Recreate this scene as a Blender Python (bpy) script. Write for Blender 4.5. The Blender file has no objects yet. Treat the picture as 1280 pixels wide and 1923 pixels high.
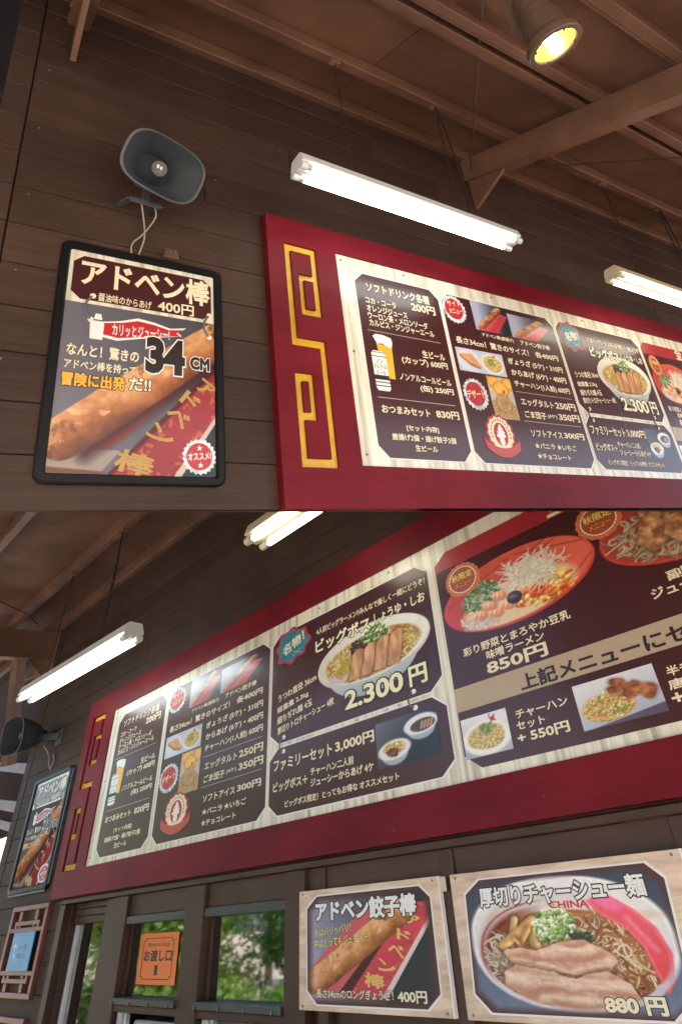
import bpy, bmesh, math, random
import numpy as np
from mathutils import Matrix, Vector

# ------------------------------------------------------------------ camera, world, sun, exposure
SC = bpy.context.scene
COL = SC.collection
EYE = Vector((0.0, -2.5, 1.55))

cam_d = bpy.data.cameras.new('camera')
cam_d.sensor_fit = 'VERTICAL'
cam_d.sensor_height = 24.0
cam_d.lens = 1110.0 / 1923.0 * 24.0
cam_d.shift_y = -(961.5 - 600.0) / 1923.0
cam_d.clip_start = 0.02
cam_d.clip_end = 3000
cam = bpy.data.objects.new('camera', cam_d)
COL.objects.link(cam)
RX = Vector((0.633293, 0.772475, -0.047135))          # image right
RD = Vector((-0.572997, 0.427075, -0.699486))         # image down
RF = Vector((-0.520206, 0.469988, 0.713090))          # viewing direction
mw = Matrix.Identity(4)
for i in range(3):
    mw[i][0], mw[i][1], mw[i][2], mw[i][3] = RX[i], -RD[i], -RF[i], EYE[i]
cam.matrix_world = mw
SC.camera = cam

SUN_EL, SUN_AZ = math.radians(57), math.radians(80)   # azimuth measured from +Y towards +X
wd = bpy.data.worlds.new('World')
SC.world = wd
wd.use_nodes = True
nt = wd.node_tree
bg = nt.nodes['Background']
sky = nt.nodes.new('ShaderNodeTexSky')
sky.sky_type = 'NISHITA'
sky.sun_disc = False
sky.sun_elevation = SUN_EL
sky.sun_rotation = SUN_AZ
sky.dust_density = 2.5
nt.links.new(sky.outputs[0], bg.inputs[0])
bg.inputs[1].default_value = 0.15

sun_d = bpy.data.lights.new('sun', 'SUN')
sun_d.energy = 5.0
sun_d.angle = math.radians(0.5)
sun_d.color = (1.0, 0.95, 0.87)
sun = bpy.data.objects.new('sun', sun_d)
COL.objects.link(sun)
sdir = Vector((math.sin(SUN_AZ) * math.cos(SUN_EL), math.cos(SUN_AZ) * math.cos(SUN_EL), math.sin(SUN_EL)))
sun.rotation_euler = sdir.to_track_quat('Z', 'Y').to_euler()
sun.location = (0, 0, 30)

SC.view_settings.view_transform = 'Standard'
SC.view_settings.look = 'None'
SC.view_settings.exposure = 1.62
SC.view_settings.gamma = 1.0
SC.view_settings.use_curve_mapping = False
SC.cycles.max_bounces = 6
SC.cycles.diffuse_bounces = 3
SC.cycles.glossy_bounces = 4
SC.cycles.sample_clamp_indirect = 6.0
SC.cycles.use_adaptive_sampling = True
SC.cycles.adaptive_threshold = 0.03

# ------------------------------------------------------------------ the two halves of the place
# the upper set hangs over the lower one; an added slanting sheet between them blocks sky light
MA3 = Matrix(((0.173466, -0.965912, 0.192157), (0.961496, 0.12387, -0.24532), (0.213155, 0.227313, 0.950207)))
SA = Matrix.Translation(EYE) @ MA3.to_4x4() @ Matrix.Translation((0, 2.0, 0))
SB = Matrix.Translation((0, 0, EYE.z))
SW = Matrix.Identity(4)
SEAM_N = Vector((0.384014, -0.260778, 0.885736)).normalized()     # upward normal of the seam plane

random.seed(4)
MATS = {}


def srgb(r, g, b):
    f = lambda c: c / 12.92 if c <= 0.04045 else ((c + 0.055) / 1.055) ** 2.4
    return (f(r / 255), f(g / 255), f(b / 255))


def mat(name, col, rough=0.5, var=0.12, scale=6.0, stretch=(1, 1, 1), bump=0.0, bscale=None, metal=0.0, coat=0.0, spec=0.5,
        col2=None, emit=None, estr=0.0, detail=6.0, rvar=0.0, contrast=(0.3, 0.7), dirt=0.0, orand=0.0):
    if name in MATS:
        return MATS[name]
    m = bpy.data.materials.new(name)
    m.use_nodes = True
    t = m.node_tree
    n = t.nodes
    L = t.links.new
    b = n['Principled BSDF']
    b.inputs['Roughness'].default_value = rough
    b.inputs['Metallic'].default_value = metal
    b.inputs['Specular IOR Level'].default_value = spec
    b.inputs['Coat Weight'].default_value = coat
    b.inputs['Coat Roughness'].default_value = 0.16
    tc = n.new('ShaderNodeTexCoord')
    mp = n.new('ShaderNodeMapping')
    mp.inputs['Scale'].default_value = stretch
    L(tc.outputs['Object'], mp.inputs[0])
    nz = n.new('ShaderNodeTexNoise')
    nz.inputs['Scale'].default_value = scale
    nz.inputs['Detail'].default_value = detail
    nz.inputs['Roughness'].default_value = 0.62
    L(mp.outputs[0], nz.inputs['Vector'])
    rp = n.new('ShaderNodeValToRGB')
    rp.color_ramp.elements[0].position = contrast[0]
    rp.color_ramp.elements[1].position = contrast[1]
    c1 = tuple(max(0, c * (1 - var)) for c in col)
    c2 = col2 if col2 else tuple(min(1, c * (1 + var)) for c in col)
    rp.color_ramp.elements[0].color = (*c1, 1)
    rp.color_ramp.elements[1].color = (*c2, 1)
    L(nz.outputs[0], rp.inputs[0])
    out = rp.outputs[0]
    if dirt > 0:
        n2 = n.new('ShaderNodeTexNoise')
        n2.inputs['Scale'].default_value = 1.7
        n2.inputs['Detail'].default_value = 8
        L(tc.outputs['Object'], n2.inputs['Vector'])
        mr = n.new('ShaderNodeMapRange')
        mr.inputs[1].default_value = 0.35
        mr.inputs[2].default_value = 0.7
        mr.inputs[3].default_value = 1.0 - dirt
        mr.inputs[4].default_value = 1.0 + dirt * 0.5
        L(n2.outputs[0], mr.inputs[0])
        mx = n.new('ShaderNodeMix')
        mx.data_type = 'RGBA'
        mx.blend_type = 'MULTIPLY'
        mx.inputs[0].default_value = 1.0
        L(out, mx.inputs[6])
        L(mr.outputs[0], mx.inputs[7])
        out = mx.outputs[2]
    if orand > 0:
        oi = n.new('ShaderNodeObjectInfo')
        mr3 = n.new('ShaderNodeMapRange')
        mr3.inputs[3].default_value = 1.0 - orand
        mr3.inputs[4].default_value = 1.0 + orand
        L(oi.outputs['Random'], mr3.inputs[0])
        mx3 = n.new('ShaderNodeMix')
        mx3.data_type = 'RGBA'
        mx3.blend_type = 'MULTIPLY'
        mx3.inputs[0].default_value = 1.0
        L(out, mx3.inputs[6])
        L(mr3.outputs[0], mx3.inputs[7])
        out = mx3.outputs[2]
    L(out, b.inputs['Base Color'])
    if rvar > 0:
        mr2 = n.new('ShaderNodeMapRange')
        mr2.inputs[3].default_value = max(0.02, rough - rvar)
        mr2.inputs[4].default_value = min(1, rough + rvar)
        L(nz.outputs[0], mr2.inputs[0])
        L(mr2.outputs[0], b.inputs['Roughness'])
    if bump > 0:
        bp = n.new('ShaderNodeBump')
        bp.inputs['Strength'].default_value = 1.0
        bp.inputs['Distance'].default_value = bump
        if bscale:
            n3 = n.new('ShaderNodeTexNoise')
            n3.inputs['Scale'].default_value = bscale
            n3.inputs['Detail'].default_value = 4
            L(mp.outputs[0], n3.inputs['Vector'])
            L(n3.outputs[0], bp.inputs['Height'])
        else:
            L(nz.outputs[0], bp.inputs['Height'])
        L(bp.outputs[0], b.inputs['Normal'])
    if emit:
        b.inputs['Emission Color'].default_value = (*emit, 1)
        b.inputs['Emission Strength'].default_value = estr
    MATS[name] = m
    return m


def print_mat(name='printed_ink', rough=0.32, coat=0.45, spec=0.3):
    if name in MATS:
        return MATS[name]
    m = bpy.data.materials.new(name)
    m.use_nodes = True
    b = m.node_tree.nodes['Principled BSDF']
    a = m.node_tree.nodes.new('ShaderNodeAttribute')
    a.attribute_name = 'Col'
    m.node_tree.links.new(a.outputs['Color'], b.inputs['Base Color'])
    b.inputs['Roughness'].default_value = rough
    b.inputs['Specular IOR Level'].default_value = spec
    b.inputs['Coat Weight'].default_value = coat
    b.inputs['Coat Roughness'].default_value = 0.15
    MATS[name] = m
    return m


def glass_mat(name, tint=(0.93, 0.97, 0.95), ior=1.6, rough=0.0):
    m = bpy.data.materials.new(name)
    m.use_nodes = True
    t = m.node_tree
    n = t.nodes
    n.remove(n['Principled BSDF'])
    tr = n.new('ShaderNodeBsdfTransparent')
    tr.inputs[0].default_value = (*tint, 1)
    gl = n.new('ShaderNodeBsdfGlossy')
    gl.inputs['Roughness'].default_value = rough
    fr = n.new('ShaderNodeFresnel')
    fr.inputs[0].default_value = ior
    mx = n.new('ShaderNodeMixShader')
    t.links.new(fr.outputs[0], mx.inputs[0])
    t.links.new(tr.outputs[0], mx.inputs[1])
    t.links.new(gl.outputs[0], mx.inputs[2])
    t.links.new(mx.outputs[0], n['Material Output'].inputs[0])
    MATS[name] = m
    return m


# colours of the place
M_SIDE = mat('brown_siding', (0.064, 0.038, 0.029), 0.58, 0.26, 3.0, (0.7, 1, 24), 0.0010, None, rvar=0.12, dirt=0.25, spec=0.16, orand=0.14)
M_SIDE2 = mat('brown_timber_paint', (0.078, 0.044, 0.032), 0.42, 0.18, 4, (1, 1, 6), 0.0006, 18, rvar=0.1, dirt=0.15, spec=0.2)
M_CEIL = mat('ceiling_board', (0.200, 0.106, 0.072), 0.6, 0.14, 3, (1, 1, 1), 0.0004, 40, dirt=0.3, spec=0.15, orand=0.08)
M_BEAM = mat('painted_steel', (0.215, 0.116, 0.080), 0.45, 0.16, 5, (1, 1, 1), 0.0004, 30, rvar=0.1, dirt=0.3, spec=0.2)
M_DULL = mat('dull_brown_boarding', (0.050, 0.034, 0.028), 0.95, 0.25, 3, (1, 1, 8), spec=0.02)
M_DARK = mat('dark_gap', (0.012, 0.010, 0.010), 0.8, 0.1)
M_RED = mat('red_board_paint', (0.165, 0.011, 0.020), 0.45, 0.16, 2.0, (1, 1, 7), 0.0007, 30, rvar=0.12, dirt=0.28, spec=0.1)
M_GOLD = mat('gold_paint', (0.68, 0.40, 0.018), 0.40, 0.16, 9, dirt=0.22)
M_PANEL = mat('printed_whitewashed_wood', (0.50, 0.43, 0.31), 0.33, 0.22, 2.2, (12, 1, 0.55), col2=(0.80, 0.77, 0.63), detail=9, contrast=(0.32, 0.55), coat=0.5)
M_CARD = mat('printed_brown', srgb(70, 32, 34), 0.34, 0.03, 2, coat=0.4, spec=0.3)
M_WHITE = mat('white_print', (0.80, 0.80, 0.78), 0.35, 0.03)
M_CREAM = mat('cream_print', (0.82, 0.74, 0.52), 0.35, 0.03)
M_INK = mat('dark_ink', (0.022, 0.012, 0.014), 0.35, 0.05)
M_YEL = mat('yellow_print', (0.80, 0.80, 0.20), 0.35, 0.03)
M_ORG = mat('orange_print', (0.86, 0.42, 0.04), 0.35, 0.03)
M_CAPRED = mat('cap_red', (0.48, 0.022, 0.032), 0.33, 0.08, 5)
M_CAPSIL = mat('cap_silver', (0.52, 0.60, 0.62), 0.33, 0.35, 22, contrast=(0.4, 0.6))
M_TEAL = mat('teal_print', (0.03, 0.20, 0.27), 0.33, 0.25, 20)
M_BEIGE = mat('beige_print', (0.46, 0.36, 0.25), 0.33, 0.04)
M_GREY = mat('grey_print', (0.12, 0.13, 0.14), 0.33, 0.08)
M_BEER = mat('beer_yellow', (0.82, 0.46, 0.04), 0.33, 0.05)
M_FOAM = mat('foam_white', (0.78, 0.82, 0.82), 0.33, 0.05)
M_FRAME = mat('black_poster_frame', (0.010, 0.010, 0.011), 0.34, 0.2, 8, spec=0.12)
M_FRAMESIL = mat('poster_frame_edge', (0.10, 0.105, 0.11), 0.35, 0.1, metal=0.5)
M_HORN = mat('horn_grey', (0.070, 0.080, 0.090), 0.40, 0.12, 7, rvar=0.08, dirt=0.2)
M_CABLE = mat('grey_cable', (0.30, 0.26, 0.22), 0.5, 0.1)
M_LAMPW = mat('white_enamel', (0.74, 0.77, 0.76), 0.30, 0.04, 5, dirt=0.08)
M_LAMPC = mat('yellowed_enamel', (0.66, 0.60, 0.40), 0.34, 0.06, 5, dirt=0.1)
M_TUBE = mat('fluorescent_tube', (0.9, 0.95, 0.95), 0.3, 0.0, emit=(0.93, 1.0, 0.97), estr=3.8)
M_TUBE2 = mat('warm_fluorescent_tube', (0.95, 0.93, 0.85), 0.3, 0.0, emit=(1.0, 0.96, 0.80), estr=3.4)
M_SPOT = mat('spotlight_paint', (0.115, 0.070, 0.046), 0.42, 0.15, 9, dirt=0.2)
M_SPOTIN = mat('spotlight_reflector', (0.26, 0.29, 0.09), 0.30, 0.12, 6, metal=0.2)
M_BULB = mat('lit_bulb', (1, 0.9, 0.7), 0.3, 0.0, emit=(1.0, 0.80, 0.48), estr=16.0)
M_PLY = mat('plywood', (0.62, 0.44, 0.31), 0.5, 0.18, 1.6, (1.6, 1, 10), col2=(0.80, 0.63, 0.48), detail=4, contrast=(.38, .6))
M_BLUE = mat('blue_sign', (0.07, 0.33, 0.62), 0.35, 0.06)
M_ORSIGN = mat('orange_paper', (0.82, 0.20, 0.035), 0.5, 0.05)
M_LATT = mat('red_brown_lattice', (0.195, 0.062, 0.046), 0.32, 0.15, 6, (1, 1, 3), rvar=0.1, dirt=0.15)
M_WINF = mat('brown_window_frame', (0.066, 0.034, 0.025), 0.40, 0.15, 5, (1, 1, 5), rvar=0.1, dirt=0.15, spec=0.25)
M_ROLL = mat('dark_green_grey_rail', (0.045, 0.050, 0.047), 0.35, 0.12, 6)
M_ALU = mat('aluminium_sash', (0.55, 0.58, 0.58), 0.32, 0.08, 9, metal=0.3)
M_CURT = mat('curtain_cloth', (0.62, 0.58, 0.50), 0.8, 0.12, 8, (10, 1, 1))
M_TAPE = mat('yellowed_tape', (0.58, 0.52, 0.34), 0.4, 0.1)
M_SCREW = mat('screw_steel', (0.20, 0.19, 0.18), 0.35, 0.1, metal=0.7)
M_CHAIN = mat('brown_chain', (0.050, 0.040, 0.036), 0.4, 0.2, metal=0.4)
M_BOX = mat('brown_junction_box', (0.11, 0.062, 0.048), 0.35, 0.15)
M_GLASS = glass_mat('window_glass', (0.86, 0.92, 0.89), 4.4, 0.028)
M_INTER = mat('interior_wall', (0.10, 0.09, 0.085), 0.7, 0.2, 3)
M_GROUND = mat('paving', (0.42, 0.36, 0.29), 0.85, 0.2, 2.0, bump=0.004, bscale=30)
M_BARK = mat('bark', (0.16, 0.12, 0.085), 0.9, 0.35, 6, (4, 4, 1), 0.01)
M_PINK = mat('faded_bench_wood', (0.42, 0.27, 0.23), 0.6, 0.2, 4, (1, 1, 8))


def leaf_mat(name, col):
    m = mat(name, col, 0.45, 0.35, 1.2, detail=4)
    b = m.node_tree.nodes['Principled BSDF']
    b.inputs['Subsurface Weight'].default_value = 0.0
    t = m.node_tree
    tl = t.nodes.new('ShaderNodeBsdfTranslucent')
    tl.inputs[0].default_value = (col[0] * 1.8, col[1] * 1.8, col[2] * 0.9, 1)
    mx = t.nodes.new('ShaderNodeMixShader')
    mx.inputs[0].default_value = 0.4
    t.links.new(b.outputs[0], mx.inputs[1])
    t.links.new(tl.outputs[0], mx.inputs[2])
    t.links.new(mx.outputs[0], t.nodes['Material Output'].inputs[0])
    return m


M_LEAF = [leaf_mat('leaf_mid', (0.10, 0.19, 0.045)), leaf_mat('leaf_light', (0.17, 0.26, 0.06)), leaf_mat('leaf_dark', (0.055, 0.125, 0.05))]

# ------------------------------------------------------------------ mesh helpers


class MB:
    def __init__(s):
        s.v, s.f = [], []

    def add(s, vs, fs):
        o = len(s.v)
        s.v += [tuple(p) for p in vs]
        s.f += [tuple(i + o for i in f) for f in fs]
        return s

    def box(s, x0, x1, y0, y1, z0, z1):
        return s.add([(x0, y0, z0), (x1, y0, z0), (x1, y1, z0), (x0, y1, z0), (x0, y0, z1), (x1, y0, z1), (x1, y1, z1), (x0, y1, z1)],
                     [(0, 3, 2, 1), (4, 5, 6, 7), (0, 1, 5, 4), (1, 2, 6, 5), (2, 3, 7, 6), (3, 0, 4, 7)])

    def prism(s, poly, y0, y1):
        """polygon of (x, z) points swept from y0 (front, nearer) to y1"""
        a = sum(poly[i][0] * poly[(i + 1) % len(poly)][1] - poly[(i + 1) % len(poly)][0] * poly[i][1] for i in range(len(poly)))
        if a < 0:
            poly = poly[::-1]
        n = len(poly)
        vs = [(x, y0, z) for x, z in poly] + [(x, y1, z) for x, z in poly]
        fs = [tuple(range(n)), tuple(range(2 * n - 1, n - 1, -1))]
        fs += [(i, i + n, (i + 1) % n + n, (i + 1) % n) for i in range(n)]
        return s.add(vs, fs)

    def sheet(s, poly, y):
        a = sum(poly[i][0] * poly[(i + 1) % len(poly)][1] - poly[(i + 1) % len(poly)][0] * poly[i][1] for i in range(len(poly)))
        if a < 0:
            poly = poly[::-1]
        return s.add([(x, y, z) for x, z in poly], [tuple(range(len(poly)))])

    def bar(s, p, q, w, h, up=(0, 0, 1)):
        p, q = Vector(p), Vector(q)
        d = (q - p).normalized()
        up = Vector(up)
        r = d.cross(up)
        if r.length < 1e-4:
            r = d.cross(Vector((1, 0, 0)))
        r.normalize()
        u = r.cross(d).normalized()
        vs = []
        for c in (p, q):
            for a, b in ((-1, -1), (1, -1), (1, 1), (-1, 1)):
                vs.append(c + r * (a * w / 2) + u * (b * h / 2))
        return s.add(vs, [(0, 3, 2, 1), (4, 5, 6, 7), (0, 1, 5, 4), (1, 2, 6, 5), (2, 3, 7, 6), (3, 0, 4, 7)][::1])

    def tube(s, pts, r, n=8, cap=True):
        pts = [Vector(p) for p in pts]
        rs = r if isinstance(r, (list, tuple)) else [r] * len(pts)
        rings = []
        prev = None
        for i, p in enumerate(pts):
            d = (pts[min(i + 1, len(pts) - 1)] - pts[max(i - 1, 0)]).normalized()
            if prev is None:
                a = d.cross(Vector((0, 0, 1)))
                if a.length < 1e-3:
                    a = d.cross(Vector((1, 0, 0)))
            else:
                a = prev - d * prev.dot(d)
            a.normalize()
            prev = a
            b = d.cross(a)
            rings.append([p + (a * math.cos(2 * math.pi * k / n) + b * math.sin(2 * math.pi * k / n)) * rs[i] for k in range(n)])
        vs = [v for g in rings for v in g]
        fs = []
        for i in range(len(pts) - 1):
            for k in range(n):
                fs.append((i * n + k, i * n + (k + 1) % n, (i + 1) * n + (k + 1) % n, (i + 1) * n + k))
        if cap:
            fs.append(tuple(range(n))[::-1])
            fs.append(tuple(range((len(pts) - 1) * n, len(pts) * n)))
        return s.add(vs, fs)

    def loft(s, rings, cap0=False, cap1=False):
        n = len(rings[0])
        vs = [v for g in rings for v in g]
        fs = []
        for i in range(len(rings) - 1):
            for k in range(n):
                fs.append((i * n + k, i * n + (k + 1) % n, (i + 1) * n + (k + 1) % n, (i + 1) * n + k))
        if cap0:
            fs.append(tuple(range(n))[::-1])
        if cap1:
            fs.append(tuple(range((len(rings) - 1) * n, len(rings) * n)))
        return s.add(vs, fs)


BASE = {}          # object name -> (set matrix, base point)


def mesh_of(mb, name, bevel=0.0, smooth=False, base=Vector((0, 0, 0))):
    me = bpy.data.meshes.new(name)
    vs = [tuple(Vector(v) - base) for v in mb.v]
    me.from_pydata(vs, [], mb.f)
    if bevel > 0 or smooth:
        bm = bmesh.new()
        bm.from_mesh(me)
        bmesh.ops.recalc_face_normals(bm, faces=bm.faces)
        if bevel > 0:
            bmesh.ops.bevel(bm, geom=list(bm.edges), offset=bevel, segments=1, affect='EDGES', clamp_overlap=True)
        bm.to_mesh(me)
        bm.free()
    if smooth:
        me.polygons.foreach_set('use_smooth', [True] * len(me.polygons))
        me.set_sharp_from_angle(angle=math.radians(40))
    me.update()
    return me


def link(name, data, m, parent=None, S=None, base=Vector((0, 0, 0))):
    o = bpy.data.objects.new(name, data)
    COL.objects.link(o)
    if data is not None and m is not None and len(data.materials) == 0:
        data.materials.append(m)
    if parent is not None:
        o.parent = parent
        BASE[o.name] = BASE[parent.name]
    else:
        o.matrix_world = S @ Matrix.Translation(base)
        BASE[o.name] = (S, Vector(base))
    return o


def part(name, mb, m, parent, bevel=0.0, smooth=False, label=None, kind=None):
    o = link(name, mesh_of(mb, name, bevel, smooth, BASE[parent.name][1]), m, parent)
    if label:
        o['label'] = label
    if kind:
        o['kind'] = kind
    return o


def tag(o, label, cat, group=None, kind=None):
    if label:
        o['label'] = label
    if cat:
        o['category'] = cat
    if group:
        o['group'] = group
    if kind:
        o['kind'] = kind
    return o


def thing(name, S, base, label, cat, group=None):
    o = bpy.data.objects.new(name, None)
    COL.objects.link(o)
    o.empty_display_size = 0.1
    o.matrix_world = S @ Matrix.Translation(base)
    BASE[o.name] = (S, Vector(base))
    return tag(o, label, cat, group)


def solo(name, S, mb, m, label=None, cat=None, group=None, kind=None, bevel=0.0, smooth=False):
    o = link(name, mesh_of(mb, name, bevel, smooth), m, None, S)
    return tag(o, label, cat, group, kind)


# ------------------------------------------------------------------ lettering
TEXT = {}


def text_mesh(s, bold=0.016, ref=0.016):
    """flat glyphs of a line of lettering, scaled so that its own outline fills a 1 x 1 box (x, z)"""
    key = (s, bold, ref)
    if key in TEXT:
        return TEXT[key]

    def raw(b):
        cu = bpy.data.curves.new('lettering', 'FONT')
        cu.body = s
        cu.resolution_u = 3
        cu.fill_mode = 'FRONT'
        cu.bevel_depth = b
        cu.bevel_resolution = 0
        o = bpy.data.objects.new('lettering', cu)
        COL.objects.link(o)
        bpy.context.view_layer.update()
        me = bpy.data.meshes.new_from_object(o.evaluated_get(bpy.context.evaluated_depsgraph_get()))
        bpy.data.objects.remove(o)
        bpy.data.curves.remove(cu)
        return me
    me = raw(bold)
    n = len(me.vertices)
    co = np.empty(n * 3, np.float32)
    me.vertices.foreach_get('co', co)
    co = co.reshape(-1, 3)
    if ref == bold:
        mn, mx = co.min(0), co.max(0)
    else:
        r = raw(ref)
        c2 = np.empty(len(r.vertices) * 3, np.float32)
        r.vertices.foreach_get('co', c2)
        c2 = c2.reshape(-1, 3)
        mn, mx = c2.min(0), c2.max(0)
        bpy.data.meshes.remove(r)
    bm = bmesh.new()
    bm.from_mesh(me)
    bmesh.ops.delete(bm, geom=[f for f in bm.faces if f.normal.z < 0.05], context='FACES')
    for v in bm.verts:
        x = (v.co.x - mn[0]) / max(1e-6, mx[0] - mn[0])
        z = (v.co.y - mn[1]) / max(1e-6, mx[1] - mn[1])
        v.co = (x, -0.00025 * (1 if v.co.z > bold * 0.5 else 0), z)
    bm.to_mesh(me)
    bm.free()
    me.name = 'lettering'
    TEXT[key] = me
    return me


def letter(parent, s, x0, z0, x1, z1, y, m, rot=0.0, bold=0.016, outline=0.0, om=None, name='lettering', shear=0.0):
    """put a line of lettering into the box x0..x1, z0..z1 (set coordinates) on the plane y"""
    base = BASE[parent.name][1]
    out = None
    for layer in ((1, 0) if outline > 0 else (0,)):
        me = text_mesh(s, bold + (outline if layer else 0), bold)
        mm = (om or M_INK) if layer else m
        key = (s, bold, outline if layer else 0, mm.name)
        if key not in TEXT:
            c = me.copy()
            c.materials.clear()
            c.materials.append(mm)
            TEXT[key] = c
        o = bpy.data.objects.new(name if not layer else name + '_outline', TEXT[key])
        COL.objects.link(o)
        o.parent = parent
        BASE[o.name] = BASE[parent.name]
        cx, cz = (x0 + x1) / 2, (z0 + z1) / 2
        w, h = x1 - x0, z1 - z0
        R = Matrix.Rotation(-rot, 4, 'Y')
        yy = y - (0.0006 if not layer and outline > 0 else 0.0)
        Sh = Matrix.Identity(4)
        Sh[0][2] = shear
        o.matrix_local = Matrix.Translation(Vector((cx, yy, cz)) - base) @ R @ Sh @ Matrix.Diagonal((w, 1, h, 1)) @ Matrix.Translation((-0.5, 0, -0.5))
        out = o
    return out


# ------------------------------------------------------------------ printed pictures (coloured grids, flat print)
def vnoise(h, w, nx, ny, seed):
    r = np.random.default_rng(seed)
    g = r.random((ny + 2, nx + 2))
    yy = np.linspace(0, ny, h)
    xx = np.linspace(0, nx, w)
    y0 = yy.astype(int)
    x0 = xx.astype(int)
    fy = (yy - y0)[:, None]
    fx = (xx - x0)[None, :]
    fy = fy * fy * (3 - 2 * fy)
    fx = fx * fx * (3 - 2 * fx)
    a = g[y0][:, x0]
    b = g[y0][:, x0 + 1]
    c = g[y0 + 1][:, x0]
    d = g[y0 + 1][:, x0 + 1]
    return (a * (1 - fx) + b * fx) * (1 - fy) + (c * (1 - fx) + d * fx) * fy


def fbm(h, w, n, seed, asp=1.0):
    t = 0
    a = 0.5
    for k in range(4):
        t = t + a * vnoise(h, w, max(1, int(n * asp * 2 ** k)), max(1, int(n * 2 ** k)), seed + k * 17)
        a *= 0.5
    return t / 0.9375


class Pic:
    """a small canvas in 0..1 x 0..1 (y down) with sRGB colours; asp = width / height of the real print"""

    def __init__(s, w, h, asp, bg=(0.3, 0.3, 0.3)):
        s.w, s.h, s.asp = w, h, asp
        s.c = np.ones((h, w, 3)) * np.array(bg, float)
        s.Y, s.X = np.mgrid[0:h, 0:w]
        s.X = s.X / (w - 1)
        s.Y = s.Y / (h - 1)
        s.px = 1.0 / h

    def mix(s, m, col):
        m = np.clip(m, 0, 1)[..., None]
        col = np.asarray(col, float)
        if col.ndim == 1:
            col = col[None, None, :]
        s.c[...] = s.c * (1 - m) + col * m

    def win(s, cx, cy, r):
        """a view of the canvas around a point; r in units of height"""
        x0, x1 = int((cx - r / s.asp) * s.w) - 3, int((cx + r / s.asp) * s.w) + 4
        y0, y1 = int((cy - r) * s.h) - 3, int((cy + r) * s.h) + 4
        sl = (slice(max(0, y0), max(1, min(s.h, y1))), slice(max(0, x0), max(1, min(s.w, x1))))
        o = Pic.__new__(Pic)
        o.w, o.h, o.asp, o.px = s.w, s.h, s.asp, s.px
        o.c, o.X, o.Y = s.c[sl], s.X[sl], s.Y[sl]
        return o

    def dot(s, cx, cy, rx, ry, rot, col, ring=0.0, soft=1.4, shade=0.0):
        o = s.win(cx, cy, max(rx, ry) * 1.3)
        if o.c.size == 0:
            return
        e = o.ell(cx, cy, rx, ry, rot)
        m = o.sm(np.abs(e) - ring if ring else e, soft)
        c = np.asarray(col)
        if shade:
            t = np.clip(1 - shade * ((o.Y - cy) / ry * .7 + (o.X - cx) * o.asp / rx * .4), 0.3, 1.5)
            c = np.clip(c[None, None, :] * t[..., None], 0, 1)
        o.mix(m, c)

    def sm(s, d, soft=1.2):
        return np.clip(0.5 - d / (soft * s.px), 0, 1)

    def ell(s, cx, cy, rx, ry, rot=0.0, wob=0.0, seed=0, n=2.0):
        """signed distance-like field of an ellipse; x radius in units of height"""
        dx = (s.X - cx) * s.asp
        dy = s.Y - cy
        c, sn = math.cos(rot), math.sin(rot)
        u = (dx * c + dy * sn) / rx
        v = (-dx * sn + dy * c) / ry
        r = (np.abs(u) ** n + np.abs(v) ** n) ** (1 / n)
        if wob:
            a = np.arctan2(v, u)
            g = np.random.default_rng(seed)
            for k in range(2, 7):
                r = r + wob * g.normal() * np.cos(k * a + g.random() * 6.28) / k
        return (r - 1) * min(rx, ry)

    def poly(s, pts):
        """signed distance of a polygon (points in 0..1)"""
        px = s.X * s.asp
        py = s.Y
        P = [(x * s.asp, y) for x, y in pts]
        d = np.full(px.shape, 1e9)
        ins = np.zeros(px.shape, bool)
        for i in range(len(P)):
            ax, ay = P[i]
            bx, by = P[(i + 1) % len(P)]
            ex, ey = bx - ax, by - ay
            t = np.clip(((px - ax) * ex + (py - ay) * ey) / (ex * ex + ey * ey + 1e-12), 0, 1)
            d = np.minimum(d, np.hypot(px - ax - t * ex, py - ay - t * ey))
            cnd = ((ay > py) != (by > py)) & (px < (bx - ax) * (py - ay) / (by - ay + 1e-12) + ax)
            ins ^= cnd
        return np.where(ins, -d, d)

    def seg(s, a, b):
        """distance to a segment and the position along and across it"""
        px = s.X * s.asp
        ax, ay = a[0] * s.asp, a[1]
        bx, by = b[0] * s.asp, b[1]
        ex, ey = bx - ax, by - ay
        L2 = ex * ex + ey * ey
        t = ((px - ax) * ex + (s.Y - ay) * ey) / L2
        tc = np.clip(t, 0, 1)
        dx, dy = px - ax - tc * ex, s.Y - ay - tc * ey
        side = (dx * -ey + dy * ex) / math.sqrt(L2)
        return np.hypot(dx, dy), t, side

    def strand(s, pts, r, col, edge=0.55):
        xs_ = [p[0] for p in pts]
        ys_ = [p[1] for p in pts]
        cx, cy = (min(xs_) + max(xs_)) / 2, (min(ys_) + max(ys_)) / 2
        o = s.win(cx, cy, max((max(xs_) - min(xs_)) * s.asp, max(ys_) - min(ys_)) / 2 + r * 1.5)
        if o.c.size == 0:
            return
        d = np.full(o.X.shape, 9.0)
        for i in range(len(pts) - 1):
            d = np.minimum(d, o.seg(pts[i], pts[i + 1])[0])
        o.mix(o.sm(d - r * 1.35, 2.0) * (0.22 if r > 2.2 * s.px else 0.10), np.asarray(col) * 0.5)
        sh = 1 - (1 - max(edge, .72)) * np.clip(d / r, 0, 1) ** 2
        o.mix(o.sm(d - r), np.clip(np.asarray(col)[None, None, :] * sh[..., None], 0, 1))

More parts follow.
